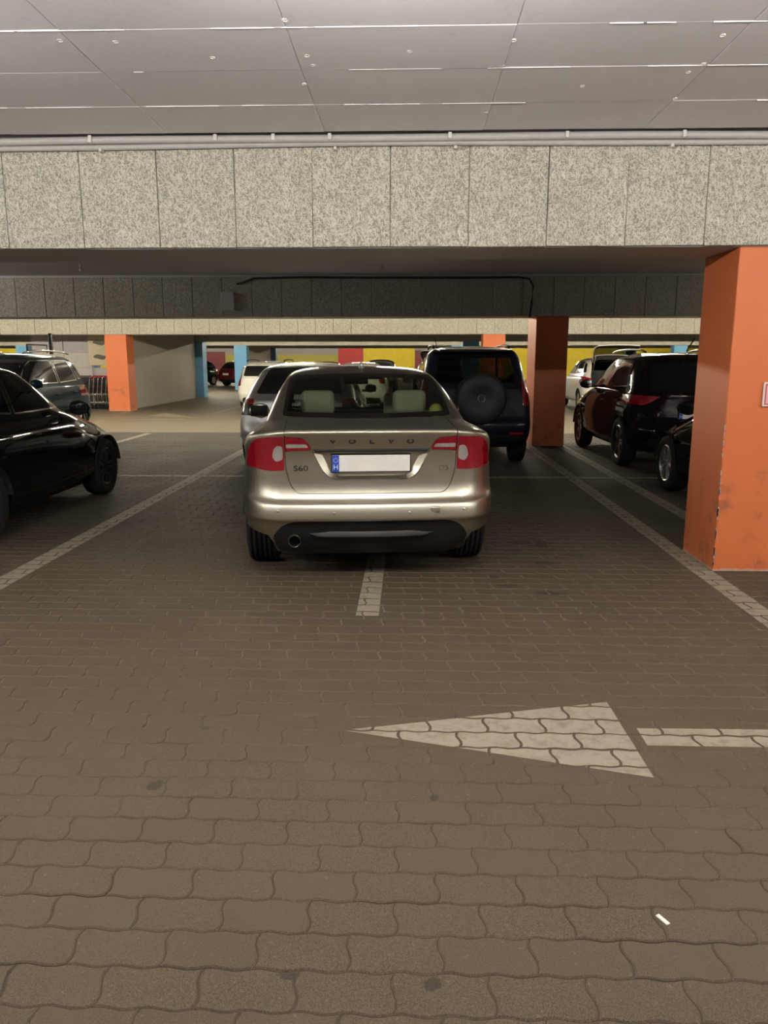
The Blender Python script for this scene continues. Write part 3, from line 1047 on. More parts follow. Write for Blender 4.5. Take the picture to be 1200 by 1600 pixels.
def add_wheels(root, ys, half, R=.33, w=.225, rim_r=.215, spokes=5, tread=False, alloy=None, arch_r=.37, wells=True):
    me, rm = wheel_meshes(R, w, rim_r, spokes, tread, alloy or M['alloy'])
    for y in ys:
        for sg in (-1, 1):
            o = link('wheel', me, root); o.location = (sg * (half - .025 - w / 2), y, R)
            if sg < 0: o.rotation_euler = (0, 0, PI)
            link('rim', rm, o)
            if wells:
                bm = bmesh.new()
                x0, x1 = half - .012, half - .30
                n = 18; a = []; b = []
                for k in range(n + 1):
                    t = .12 + (PI - .40) * k / n
                    yy, zz = y + arch_r * math.cos(t), R + arch_r * math.sin(t)
                    a.append(bm.verts.new((sg * x0, yy, zz))); b.append(bm.verts.new((sg * x1, yy, zz)))
                for k in range(n): bm.faces.new((a[k], a[k + 1], b[k + 1], b[k]))
                bm.faces.new(b)
                obj('wheel_well', bm, M['liner'], root, False)

def seat(root, x, y, z, mat, w=.5, h=.62, head=True, hw=.25, hh=.18):
    bm = bx((x - w / 2, y - .02, z), (x + w / 2, y + .48, z + .16), .05, 3)
    o = obj('seat', bm, mat, root, True)
    bm = bx((x - w / 2 + .02, -.07, 0), (x + w / 2 - .02, .07, h), .055, 3)
    bmesh.ops.rotate(bm, cent=(0, 0, 0), matrix=Matrix.Rotation(.30, 3, 'X'), verts=bm.verts[:])
    bmesh.ops.translate(bm, vec=(0, y + .03, z + .1), verts=bm.verts[:])
    obj('backrest', bm, mat, o, True)
    if head:
        ty, tz = y + .03 - h * math.sin(.30), z + .1 + h * math.cos(.30)
        obj('headrest', bx((x - hw / 2, ty - .06, tz + .005), (x + hw / 2, ty + .05, tz + .02 + hh), .04, 3), mat, o, True)

def plate(root, x, y, z, w=.52, h=.112, tilt=0.0, band=True):
    """blank plate (its characters are unreadable) with the blue country band"""
    bm = bx((-w / 2 - .006, 0.0, -h / 2 - .006), (w / 2 + .006, .012, h / 2 + .006), .004, 1)
    o = obj('licence_plate', bm, M['black_plastic'], root)
    o.location = (x, y, z); o.rotation_euler = (tilt, 0, 0)
    obj('plate_face', bx((-w / 2, -.003, -h / 2), (w / 2, .002, h / 2), .002, 1), M['plate_white'], o)
    if band:
        obj('country_band', bx((-w / 2 + .001, -.0042, -h / 2 + .001), (-w / 2 + .046, -.002, h / 2 - .001)), M['plate_blue'], o)
        text_part('H', .034, -w / 2 + .0235, -.0055, -h / 2 + .016, M['plate_white'], o, 'country_letter')
        bm = bmesh.new()
        for k in range(12):
            t = 2 * PI * k / 12
            lathe(bm, [(-.0056, .0001), (-.0056, .0024), (-.004, .0024)], 5, 'y', (-w / 2 + .0235 + .0135 * math.sin(t), 0, .022 + .0135 * math.cos(t)))
        obj('country_stars', bm, M['yellow_plush'], o)
    return o

def text_part(s, size, x, y, z, mat, parent, name='lettering', align='CENTER', extrude=.0012, sx=1.0, offset=0.0):
    cu = bpy.data.curves.new('t', 'FONT'); cu.body = s; cu.size = size * 1.4; cu.align_x = align; cu.extrude = extrude; cu.offset = offset
    cu.resolution_u = 3
    o = bpy.data.objects.new('t', cu); COL.objects.link(o)
    dg = bpy.context.evaluated_depsgraph_get()
    me = bpy.data.meshes.new_from_object(o.evaluated_get(dg))
    bpy.data.objects.remove(o); bpy.data.curves.remove(cu)
    me.materials.clear(); me.materials.append(mat)
    t = link(name, me, parent); t.location = (x, y, z); t.rotation_euler = (PI / 2, 0, 0); t.scale = (sx, 1, 1)
    return t

def mirror_part(root, x, y, z, mat):
    sg = 1 if x > 0 else -1
    bm = bmesh.new()
    bmesh.ops.create_uvsphere(bm, u_segments=16, v_segments=10, radius=1)
    for v in bm.verts:
        k = v.co.copy()
        v.co = Vector((k.x * .105 + sg * .0, max(k.y, -.35) * .085, k.z * .075 * (1 - .15 * k.x * sg)))
    o = obj('wing_mirror', bm, mat, root, True); o.location = (x + sg * .10, y, z)
    obj('mirror_arm', bx((-sg * .12 - .03, -.02, -.06), (-sg * .12 + .06, .03, -.02), .008, 1), M['black_plastic'], o)
    obj('mirror_glass', bx((-.085, -.034, -.055), (.085, -.029, .055), .002, 1), M['glass_dark'], o)

DEF = dict(rxr=.28, ryr=.40, rxf=.38, ryf=.55, bowr=.05, bowf=.10, tr=.03, tf=.03, pr=3.0, pf=3.0)
def merge(**k): d = dict(DEF); d.update(k); return d
def mirx(poly): return [(-x, z) for x, z in poly][::-1]

# ------------------------------------------------------------------ the champagne sedan
def build_sedan():
    root = thing('sedan', 'champagne silver sedan parked across the middle bay line, rear towards the viewer', 'car', (-.238, 5.005, 0), math.radians(6.1))
    L, HW = 4.63, .932
    st = [  # rear(y,z)  front(y,z)  side(w,z)
        (.24, .20, 4.45, .20, .80, .19), (.15, .27, 4.56, .26, .87, .25), (.085, .36, 4.60, .36, .912, .35), (.042, .445, 4.62, .45, .922, .43),
        (.016, .472, 4.62, .465, .926, .465), (.002, .487, 4.622, .48, .929, .50), (.0, .505, 4.625, .50, .930, .53), (.004, .545, 4.62, .53, .932, .58), (.012, .578, 4.615, .55, .932, .62), (.022, .594, 4.61, .57, .932, .65), (.042, .608, 4.60, .60, .931, .69),
        (.060, .632, 4.59, .63, .930, .72), (.078, .70, 4.58, .66, .929, .76), (.078, .80, 4.55, .70, .926, .81), (.072, .90, 4.48, .73, .920, .86),
        (.050, .99, 4.38, .77, .910, .905), (.020, 1.055, 4.22, .80, .892, .945), (.022, 1.078, 4.05, .84, .875, .972), (.060, 1.090, 3.9, .87, .856, .993),
        (.22, 1.105, 3.7, .915, .825, 1.012), (.42, 1.125, 3.42, .985, .790, 1.035), (.47, 1.140, 3.36, 1.01, .770, 1.065), (.66, 1.228, 3.2, 1.10, .738, 1.16),
        (.86, 1.312, 3.0, 1.22, .695, 1.27), (1.06, 1.380, 2.8, 1.33, .645, 1.36), (1.23, 1.426, 2.62, 1.41, .595, 1.418), (1.42, 1.456, 2.5, 1.44, .52, 1.452),
        (1.6, 1.472, 2.3, 1.462, .38, 1.472), (1.78, 1.481, 2.2, 1.472, .2, 1.481)]
    st = [s_[:4] + (s_[4] - (.022 if s_[5] < .9 else .012 if s_[5] < 1.0 else 0), s_[5]) for s_ in st]
    c = merge(rxr=.30, ryr=.42, bowr=.045, tr=.030, tf=.03)
    car = Car(root, st, c, L, (9, 12, 22), 3)
    P = M['champagne']
    car.arch(.93, .33, .365); car.arch(3.71, .33, .365)
    # lamps: quarter-panel halves wrap round the corner, lid halves sit on the boot lid
    lid = fillet([(-.572, 1.135), (-.572, .82), (-.535, .70), (-.490, .655), (.490, .655), (.535, .70), (.572, .82), (.572, 1.135)], [.01, .06, .05, .05, .05, .05, .06, .01], 5)
    lid_lamp_l = fillet([(-.569, 1.038), (-.569, .945), (-.395, .950), (-.435, 1.026)], [.004, .004, .02, .03])
    outer_l = fillet([(-.577, 1.040), (-.70, 1.034), (-.775, 1.016), (-.825, .94), (-.845, .828), (-.70, .806), (-.577, .812)], [.004, .05, .05, .05, .02, .05, .01])
    recess = fillet([(-.392, .952), (-.318, .80), (-.262, .752), (.262, .752), (.318, .80), (.392, .952)], [.01, .05, .05, .05, .05, .01], 4)
    bumper = fillet([(-1.0, .80), (-.845, .800), (-.77, .68), (-.66, .618), (0, .590), (.66, .618), (.77, .68), (.845, .800), (1.0, .80), (1.0, .1), (-1.0, .1)], [0, .03, .1, .12, .3, .12, .1, .03, 0, 0, 0], 5)
    insert = fillet([(-.668, .352), (-.605, .440), (-.52, .478), (.52, .478), (.605, .440), (.668, .352), (.65, .255), (.60, .10), (-.60, .10), (-.65, .255)], [.02, .06, .06, .06, .06, .02, .04, .0, .0, .04])
    white_l = fillet([(-.585, .975), (-.585, .885), (-.63, .868), (-.655, .90), (-.645, .955), (-.62, .982)], .018)
    lidwhite_l = fillet([(-.562, .992), (-.562, .964), (-.415, .966), (-.428, .99)], .008)
    rear_ok = lambda m: m.y < .72
    for pol, sg in ((outer_l, 1), (mirx(outer_l), -1)):
        wl = white_l if sg > 0 else mirx(white_l)
        a = car.cut(pol, 'rear', lambda m: m.y < .62 and .78 < m.z < 1.06); b = set(car.cut(wl, 'rear', lambda m: m.y < .62))
        a = [f for f in car.cut(pol, 'rear', lambda m: m.y < .62 and .78 < m.z < 1.06) if f not in b]
        lo = car.detach(a, 'tail_light', M['red_lens'], lift=.006, gap=.0015, rim=.02)
        car.detach([f for f in b if f.is_valid], 'clear_lens', M['clear_lens'], parent=lo, lift=.004, rim=.01)
    for pol, sg in ((lid_lamp_l, 1), (mirx(lid_lamp_l), -1)):
        wl = lidwhite_l if sg > 0 else mirx(lidwhite_l)
        car.cut(pol, 'rear', lambda m: m.y < .3); b = set(car.cut(wl, 'rear', lambda m: m.y < .3))
        a = [f for f in car.cut(pol, 'rear', lambda m: m.y < .3) if f not in b]
        lo = car.detach(a, 'tail_light', M['red_lens'], lift=.005, gap=.0015, rim=.02)
        car.detach([f for f in b if f.is_valid], 'clear_lens', M['clear_lens'], parent=lo, lift=.003, rim=.01)
    # plate recess: pressed in, with slanted flanks
    fs = car.cut(recess, 'rear', lambda m: m.y < .3)
    nb = bmesh.new(); vm = {}
    for f in fs: nb.faces.new([vm.setdefault(v, None) or vm.__setitem__(v, nb.verts.new(v.co)) or vm[v] for v in f.verts])
    car.remove(fs)
    r = bmesh.ops.extrude_face_region(nb, geom=nb.faces[:])
    nv = [g for g in r['geom'] if isinstance(g, bmesh.types.BMVert)]
    for v in nv:
        v.co.y = .118 - .02 * (v.co.z - .75) / .2
        v.co.x *= .865
        v.co.z = .775 + (v.co.z - .752) * .84
    bmesh.ops.delete(nb, geom=[f for f in nb.faces if all(v in vm.values() for v in f.verts)], context='FACES_ONLY')
    bmesh.ops.recalc_face_normals(nb, faces=nb.faces[:])
    if sum(f.normal.y for f in nb.faces) > 0: bmesh.ops.reverse_faces(nb, faces=nb.faces[:])
    me = bpy.data.meshes.new('plate_recess'); nb.to_mesh(me); nb.free(); me.materials.append(P); me.shade_smooth()
    me.set_sharp_from_angle(angle=math.radians(25))
    link('plate_recess', me, root)
    obj('boot_handle', bx((-.375, .052, .937), (.375, .12, .956), .006, 2), M['black_plastic'], root, True)
    plate(root, 0, .088, .857, tilt=0.10)
    # boot lid, bumper, black insert
    car.detach(car.cut(lid, 'rear', lambda m: m.y < .50 and m.z < 1.134), 'boot_lid', P, gap=.0045, rim=.02)
    for sg in (-1, 1):
        car.remove(car.cut([(sg * 1.0, .1), (sg * 1.0, .425), (sg * .80, .378), (sg * .70, .362), (sg * .665, .30), (sg * .64, .1)], 'rear', lambda m: m.y < .60))
    b = car.cut(insert, 'rear', lambda m: m.y < .5)
    ins = car.detach(b, 'bumper_insert', M['black_plastic'], gap=.001, rim=.01, lift=-.003)
    strip = fillet([(-.46, .40), (-.40, .362), (.40, .362), (.46, .40), (.36, .396), (-.36, .396)], [.005, .03, .03, .005, .03, .03])
    car_b = car.cut(bumper, 'rear', lambda m: m.y < .62 and m.z < .83)
    car.detach(car_b, 'rear_bumper', P, gap=.0015, rim=.015)
    # diffuser strip and lower skirt
    bm = bmesh.new(); n = 24
    for (z0, z1, y0, y1) in ((.362, .398, .028, .050),):
        lo = []; hi = []; lo2 = []
        for i in range(n + 1):
            x = -.45 + .9 * i / n; k = abs(x) / .45
            zz0 = z0 + (.034 * max(0, (k - .8) / .2)); yb = .09 * k * k * .5
            lo.append(bm.verts.new((x, y0 + yb + .015, zz0))); hi.append(bm.verts.new((x, y0 + yb + .028, z1))); lo2.append(bm.verts.new((x, y1 + yb + .10, zz0 - .015)))
        for i in range(n):
            bm.faces.new((lo[i], lo[i + 1], hi[i + 1], hi[i])); bm.faces.new((lo2[i], lo2[i + 1], lo[i + 1], lo[i]))
    obj('diffuser_strip', bm, M['grey_plastic'], root, True)
    for sx_ in (-.5, -.47): pass
    o = obj('exhaust_pipe', lathe(bmesh.new(), [(.07, .037), (.064, .041), (.07, .044), (.30, .044), (.30, .036), (.072, .036)], 24, 'y', (-.52, 0, .335)), M['dark_alloy'], root, True)
    # parking sensors and tow-eye cover
    for x, z in ((-.62, .55), (-.25, .535), (.25, .535), (.62, .55)):
        co = car.bvh.ray_cast(Vector((x, -1, z)), Vector((0, 1, 0)))[0]
        obj('parking_sensor', lathe(bmesh.new(), [(-.002, .0001), (-.002, .009), (.006, .011)], 14, 'y', co), M['champagne'], root, True)
    co = car.bvh.ray_cast(Vector((.425, -1, .545)), Vector((0, 1, 0)))[0]
    obj('tow_cover', bx((.39, co.y - .002, .518), (.46, co.y + .03, .572), .008, 2), P, root, True)
    # glass
    rw = fillet([(-.608, 1.140), (0, 1.126), (.608, 1.140), (.585, 1.385), (.55, 1.412), (0, 1.432), (-.55, 1.412), (-.585, 1.385)], [.02, .2, .02, .03, .03, .2, .03, .03], 3)
    g = car.window(rw, 'rear', 'rear_window', M['glass_clear'], .030, lambda m: m.y > .38 and m.z > 1.115)
    ws = fillet([(-.66, 1.03), (0, 1.0), (.66, 1.03), (.57, 1.40), (0, 1.425), (-.57, 1.40)], .05, 3)
    car.window(ws, 'front', 'windscreen', M['glass_clear'], .03, lambda m: m.z > .99)
    for v in ('left', 'right'):
        car.window(fillet([(1.30, 1.12), (2.02, 1.09), (2.02, 1.40), (1.62, 1.40)], .03, 3), v, 'side_window', M['glass_clear'], .015)
        car.window(fillet([(2.08, 1.085), (3.02, 1.05), (2.50, 1.37), (2.08, 1.40)], .03, 3), v, 'side_window', M['glass_clear'], .015)
        for d in ([(1.12, .98), (1.35, .62), (1.45, .30), (2.05, .28), (2.05, 1.06), (1.25, 1.09)], [(2.055, .28), (3.15, .28), (3.2, .70), (3.1, 1.02), (2.055, 1.06)]):
            dd = car.detach(car.cut(fillet(d, .03, 3), v), 'door', P, gap=.002, rim=.02)
            if dd:
                ym = min(p[0] for p in d) + .30; sg = 1 if v == 'right' else -1
                obj('door_handle', bx((sg * .915 - .02, ym - .1, .90), (sg * .915 + .02, ym + .1, .925), .008, 2), P, dd, True)
        mirror_part(root, .87 if v == 'right' else -.87, 2.92, 1.03, P)
    for sg in (-1, 1):
        pol = fillet([(sg * .50, .62), (sg * .86, .66), (sg * .86, .76), (sg * .55, .73)], .03)
        car.detach(car.cut(pol, 'front'), 'headlight', M['clear_lens'], lift=.003)
    car.detach(car.cut(fillet([(-.40, .50), (.40, .50), (.44, .72), (-.44, .72)], .03), 'front'), 'grille', M['black_plastic'], lift=.003)
    car.finish(P)
    # letters
    for x, ch in zip((-.255, -.128, 0.0, .128, .257), 'VOLVO'):
        co = car.bvh.ray_cast(Vector((x, -1, 1.008)), Vector((0, 1, 0)))[0]
        text_part(ch, .030, x, co.y - .002, .993, M['dark_chrome'], root, 'letter', sx=1.45, extrude=.003, offset=.002)
    co = car.bvh.ray_cast(Vector((-.465, -1, .83)), Vector((0, 1, 0)))[0]
    text_part('S60', .036, -.468, co.y - .003, .810, M['dark_chrome'], root, 'lettering', sx=1.35, extrude=.002)
    co = car.bvh.ray_cast(Vector((.485, -1, .82)), Vector((0, 1, 0)))[0]
    text_part('D5', .034, .488, co.y - .003, .808, M['chrome'], root, 'lettering', sx=1.2, extrude=.002)
    # antenna fin with a bright tip
    bm = bmesh.new()
    prof = [(1.45, 1.462), (1.62, 1.475), (1.48, 1.525), (1.455, 1.52)]
    l = [bm.verts.new((-.022 if i < 2 else -.006, y, z)) for i, (y, z) in enumerate(prof)]; r_ = [bm.verts.new((.022 if i < 2 else .006, y, z)) for i, (y, z) in enumerate(prof)]
    bm.faces.new(l); bm.faces.new(r_[::-1])
    for i in range(4): bm.faces.new((l[i], l[(i + 1) % 4], r_[(i + 1) % 4], r_[i]))
    bmesh.ops.bevel(bm, geom=bm.edges[:], offset=.004, segments=2, affect='EDGES')
    bmesh.ops.recalc_face_normals(bm, faces=bm.faces[:])
    obj('antenna_fin', bm, M['silver_paint'], root, True)
    obj('brake_light', bx((-.16, 1.16, 1.385), (.16, 1.20, 1.398), .004, 1), M['dark_red_lens'], root)
    # interior
    obj('parcel_shelf', bx((-.66, .62, 1.085), (.66, 1.15, 1.105), .008, 1), M['dark_cloth'], root)
    obj('cabin_floor', bx((-.72, 1.1, .28), (.72, 3.4, .34)), M['dark_cloth'], root)
    obj('dashboard', bx((-.68, 2.95, .70), (.68, 3.30, 1.02), .06, 3), M['dark_cloth'], root, True)
    obj('bench_seat', bx((-.66, 1.18, .5), (.66, 1.30, 1.09), .05, 3), M['beige_leather'], root, True)
    obj('bench_cushion', bx((-.66, 1.25, .36), (.66, 1.72, .55), .05, 3), M['beige_leather'], root, True)
    for x in (-.36, .36):
        obj('headrest', bx((x - .13, 1.03, 1.115), (x + .13, 1.15, 1.30), .045, 4), M['beige_leather'], root, True)
        seat(root, x, 2.15, .36, M['beige_leather'], .52, .60, True, .27, .19)
    obj('rear_view_mirror', bx((-.12, 2.60, 1.30), (.12, 2.63, 1.36), .012, 2), M['black_plastic'], root, True)
    obj('steering_wheel', lathe(bmesh.new(), [(0, .17), (.012, .182), (.024, .17), (.012, .158), (0, .17)], 28, 'y', (-.36, 2.72, .90)), M['black_plastic'], root, True)
    # stickers inside the rear window
    for (x0, x1, z0, z1) in ((-.535, -.455, 1.245, 1.278), (-.545, -.475, 1.205, 1.222)):
        nseg = 4
        bm = bmesh.new()
        for k in range(nseg):
            xa = x0 + (x1 - x0) * (k + .12) / nseg; xb = x0 + (x1 - x0) * (k + .86) / nseg
            q = []
            for x, z in ((xa, z0), (xb, z0), (xb, z1), (xa, z1)):
                h = car.bvh.ray_cast(Vector((x, -1, z)), Vector((0, 1, 0)))
                q.append(h[0] + Vector((0, .006, 0)))
            quad(bm, q)
        obj('sticker', bm, M['sticker'], root)
    add_wheels(root, (.93, 3.71), .925, .325, .235, .205, 5, True, None, .362)
    obj('underbody', bx((-.60, .35, .19), (.60, 4.3, .34)), M['liner'], root)
    return root
SEDAN = build_sedan()
# small yellow ball lying on the shelf behind the rear window
bm = bmesh.new(); bmesh.ops.create_uvsphere(bm, u_segments=18, v_segments=12, radius=.052)
ball = obj('plush_ball', bm, M['yellow_plush'], None, True)
ball.location = (.205, 5.84, 1.159)
tag(ball, 'yellow ball on the parcel shelf inside the champagne sedan', 'ball')

# ------------------------------------------------------------------ the other cars
HATCH = dict(L=4.2, HW=.88, ys=(.80, 3.36),
    rl=[(.28, .20), (.08, .30), (.0, .50), (.02, .58), (.05, .66), (.085, .80), (.12, .95)],
    fl=[(3.95, .2), (4.15, .3), (4.2, .45), (4.17, .6), (4.05, .72), (3.75, .83), (3.3, .93), (3.0, 1.0)],
    sl=[(.78, .20), (.85, .3), (.87, .5), (.88, .65), (.87, .80), (.845, .90), (.82, .94)],
    ru=[(.14, .98), (.32, 1.2), (.47, 1.36), (.72, 1.43), (1.2, 1.465), (1.6, 1.475)],
    fu=[(2.95, 1.02), (2.55, 1.24), (2.25, 1.38), (2.05, 1.44), (1.85, 1.468), (1.75, 1.475)],
    su=[(.80, .97), (.745, 1.16), (.67, 1.34), (.6, 1.41), (.4, 1.455), (.15, 1.475)],
    rear_win=[(-.60, 1.03), (.60, 1.03), (.53, 1.36), (-.53, 1.36)],
    side=[[(.72, 1.10), (1.42, 1.03), (1.42, 1.37), (.98, 1.37)], [(1.47, 1.03), (2.68, 1.03), (2.28, 1.32), (2.05, 1.37), (1.47, 1.38)]],
    doors=[[(1.05, .92), (1.12, .62), (1.22, .28), (1.44, .26), (1.44, 1.0), (.95, 1.03)], [(1.445, .26), (2.78, .26), (2.85, .6), (2.78, .98), (1.445, 1.0)]],
    lamp=[(-.62, .98), (-.90, .98), (-.90, .80), (-.66, .82)], plate=(.0, .70), ws=[(-.66, 1.05), (.66, 1.05), (.56, 1.38), (-.56, 1.38)],
    head=[(.45, .62), (.9, .68), (.9, .80), (.52, .74)])

SUV = dict(L=4.35, HW=.90, ys=(.85, 3.50),
    rl=[(.28, .26), (.08, .36), (.0, .50), (.0, .60), (.05, .68), (.08, .85), (.11, 1.05)],
    fl=[(4.1, .26), (4.3, .36), (4.35, .52), (4.33, .70), (4.25, .85), (3.95, .98), (3.5, 1.05), (3.2, 1.10)],
    sl=[(.80, .26), (.87, .36), (.895, .55), (.90, .72), (.89, .88), (.865, 1.0), (.845, 1.05)],
    ru=[(.12, 1.08), (.24, 1.35), (.34, 1.52), (.50, 1.60), (1.1, 1.64), (1.6, 1.65)],
    fu=[(3.15, 1.12), (2.75, 1.36), (2.45, 1.52), (2.25, 1.60), (2.05, 1.64), (1.9, 1.65)],
    su=[(.83, 1.08), (.77, 1.30), (.70, 1.48), (.63, 1.57), (.42, 1.63), (.15, 1.65)],
    rear_win=[(-.64, 1.12), (.64, 1.12), (.56, 1.50), (-.56, 1.50)],
    side=[[(.40, 1.20), (.68, 1.17), (.80, 1.50), (.56, 1.44)], [(.74, 1.16), (1.52, 1.13), (1.52, 1.53), (.90, 1.53)], [(1.58, 1.13), (2.85, 1.13), (2.45, 1.43), (2.2, 1.53), (1.58, 1.54)]],
    doors=[[(1.15, .98), (1.22, .62), (1.32, .34), (1.54, .32), (1.54, 1.10), (.80, 1.12)], [(1.545, .32), (2.92, .32), (3.0, .7), (2.95, 1.09), (1.545, 1.10)]],
    lamp=[(-.62, 1.02), (-.92, 1.08), (-.92, .86), (-.70, .88)], plate=(.0, .80), ws=[(-.70, 1.14), (.70, 1.14), (.60, 1.54), (-.60, 1.54)],
    head=[(.48, .72), (.92, .78), (.92, .92), (.55, .86)])

def scaled(spec, sx=1.0, sy=1.0, sz=1.0, **over):
    """another size of the same body style"""
    d = dict(spec)
    P2 = lambda l, a, b: [(p[0] * a, p[1] * b) for p in l]
    for k in ('rl', 'fl', 'ru', 'fu'): d[k] = P2(spec[k], sy, sz)
    for k in ('sl', 'su', 'rear_win', 'lamp', 'ws', 'head'): d[k] = P2(spec[k], sx, sz)
    for k in ('side', 'doors'): d[k] = [P2(l, sy, sz) for l in spec[k]]
    d['L'] = spec['L'] * sy; d['HW'] = spec['HW'] * sx; d['ys'] = tuple(y * sy for y in spec['ys'])
    d['plate'] = (spec['plate'][0], spec['plate'][1] * sz)
    d.update(over)
    return d

def build_car(name, label, spec, pmat, loc, rz=0.0, c=None, lo=False, glassmat=None, side_glass=None, lampmat=None, R=.32, spokes=5, alloy=None,
              seats=None, tailgate=None, doors=True, insert=True, extra=None, trim=None, rearplate=True):
    root = thing(name, label, 'car', loc, rz)
    st = gen_stations(spec['rl'], spec['fl'], spec['sl'], spec['ru'], spec['fu'], spec['su'], *((9, 6) if lo else (13, 9)))
    car = Car(root, st, c or merge(), spec['L'], (4, 5, 9) if lo else (6, 9, 16), 2 if lo else 3)
    car.arch(spec['ys'][0], R, R + .045); car.arch(spec['ys'][1], R, R + .045)
    G = glassmat or M['glass_dark']; S = side_glass or G
    L = spec['L']
    tg = None
    if tailgate:   # opened tailgate: the piece of body swings up about its roof hinge
        hy, hz, ang = tailgate
        pol = [(-.62, .72), (.62, .72), (.66, 1.05), (.57, hz - .03), (-.57, hz - .03), (-.66, 1.05)]
        X = Matrix.Translation((0, hy, hz)) @ Matrix.Rotation(ang, 4, 'X') @ Matrix.Translation((0, -hy, -hz))
        win = fillet(spec['rear_win'], .05)
        car.cut(win, 'rear', lambda m: m.z > .9)
        fs = car.cut(fillet(pol, .05), 'rear', lambda m: m.y < 1.0)
        w = set(car.cut(win, 'rear', lambda m: m.z > .9))
        fs = [f for f in car.cut(fillet(pol, .05), 'rear', lambda m: m.y < 1.0) if f not in w]
        tg = car.detach(fs, 'tailgate', pmat, rim=.03, xform=X)
        car.detach([f for f in w if f.is_valid], 'rear_window', M['glass_tint'], parent=tg, xform=X)
        for sg in (-1, 1):
            p1 = X @ Vector((sg * .56, .25, 1.12))
            obj('gas_strut', tube(bmesh.new(), [(sg * .60, .22, 1.10), p1], .012, 6), M['chrome'], root, True)
        obj('boot_floor', bx((-.6, .12, .62), (.6, 1.1, .66)), M['dark_cloth'], root)
        obj('bench_back', bx((-.64, 1.05, .6), (.64, 1.15, 1.22), .04, 2), M['dark_cloth'], root, True)
    else:
        car.window(fillet(spec['rear_win'], .05), 'rear', 'rear_window', G, .02, lambda m: m.z > .9)
    car.window(fillet(spec['ws'], .05), 'front', 'windscreen', M['glass_tint'] if seats else G, .02, lambda m: m.z > .95)
    for v in ('left', 'right'):
        for w in spec['side']: car.window(fillet(w, .03, 3), v, 'side_window', S, .016, None, trim)
        if doors:
            for d in spec['doors']:
                dd = car.detach(car.cut(fillet(d, .03, 3), v), 'door', pmat, gap=.002, rim=.02)
                if dd and not lo:
                    sg = 1 if v == 'right' else -1; ym = min(p[0] for p in d) + .22; z = max(p[1] for p in d) - .17
                    h = car.bvh.ray_cast(Vector((sg * 2, ym, z)), Vector((-sg, 0, 0)))[0]
                    if h: obj('door_handle', bx((h.x - .018, ym - .09, z - .013), (h.x + .018, ym + .09, z + .013), .008, 2), pmat, dd, True)
    for pol in (spec['lamp'], mirx(spec['lamp'])):
        car.detach(car.cut(fillet(pol, .03), 'rear', lambda m: m.y < .8), 'tail_light', lampmat or M['red_lens'], lift=.006, rim=.02)
    for pol in (spec['head'], mirx(spec['head'])):
        car.detach(car.cut(fillet(pol, .03), 'front', lambda m: m.y > L - .9), 'headlight', M['clear_lens'], lift=.004, rim=.02)
    z0 = spec['rl'][0][1]
    if insert:
        car.detach(car.cut(fillet([(-.70, z0 - .1), (.70, z0 - .1), (.66, z0 + .2), (-.66, z0 + .2)], .06), 'rear', lambda m: m.y < .6), 'bumper_insert', M['black_plastic'], lift=.002)
    car.detach(car.cut(fillet([(-.42, z0 + .1), (.42, z0 + .1), (.46, z0 + .38), (-.46, z0 + .38)], .05), 'front'), 'grille', M['black_plastic'], lift=.003)
    if rearplate and not tailgate:
        x, z = spec['plate']
        h = car.bvh.ray_cast(Vector((x, -1, z)), Vector((0, 1, 0)))[0]
        plate(root, x, h.y - .015, z)
    if tailgate: plate(root, 0, -.015, .52)
    if seats:
        obj('cabin_floor', bx((-.7, .5, z0 + .1), (.7, L - 1.2, z0 + .15)), M['dark_cloth'], root)
        hw = spec['HW']; zs = z0 + .16; top = spec['ru'][-1][1]
        for x in (-.37, .37):
            seat(root, x, L * .46, zs, seats, .5, .60, True)
            seat(root, x, L * .24, zs + .03, seats, .62, .56, True, .24, .14)
        obj('dashboard', bx((-.66, L * .66, zs + .25), (.66, L * .74, zs + .60), .06, 2), M['dark_cloth'], root, True)
    if not lo:
        zb = spec['sl'][-1][1]; yb = spec['side'][-1][1][0] - .16
        for sg in (-1, 1): mirror_part(root, sg * (spec['HW'] - .05), yb, zb + .09, pmat)
    if extra: extra(root, car)
    car.finish(pmat)
    add_wheels(root, spec['ys'], spec['HW'], R, .215, R - .115, spokes, False, alloy, R + .04, not lo)
    obj('underbody', bx((-.58, .3, z0 - .01), (.58, L - .35, z0 + .1)), M['liner'], root)
    return root

# black hatchback, near left bay, nose away from the viewer
def hatch_extra(root, car):
    pass
build_car('hatchback', 'black hatchback cut by the left edge, nose pointing away', scaled(HATCH, 1, 1, 1.02), M['black_paint'], (-4.335, 5.40, 0), 0.0, merge(bowf=.16, rxf=.48, ryf=.75),
          glassmat=M['glass_tint'], seats=M['dark_cloth'], R=.325, alloy=M['black_plastic'])

# teal crossover facing the viewer in the far row
TEAL = scaled(SUV, 1.0, 1.0, 1.0)
def teal_extra(root, car):
    for sg in (-1, 1):
        pts = [(sg * .60, .62 + 1.75 * k / 10, 1.645 + .05 * math.sin(PI * k / 10) ** .5) for k in range(11)]
        obj('roof_rail', tube(bmesh.new(), pts, .017, 8), M['chrome'], root, True)
    # frame and upright of a carrier fixed on the roof
    fr = obj('roof_carrier', tube(bmesh.new(), [(-.5, 1.25, 1.66), (-.5, 1.25, 1.80), (-.5, 2.0, 1.80), (-.5, 2.0, 1.66)], .014, 6), M['black_plastic'], root, True)
    obj('carrier_bar', tube(bmesh.new(), [(-.5, 1.25, 1.70), (-.5, 2.0, 1.70)], .010, 6), M['sign_red'], fr, True)
    obj('carrier_post', bx((-.53, 1.05, 1.64), (-.48, 1.13, 2.02), .01, 1), M['black_plastic'], fr)
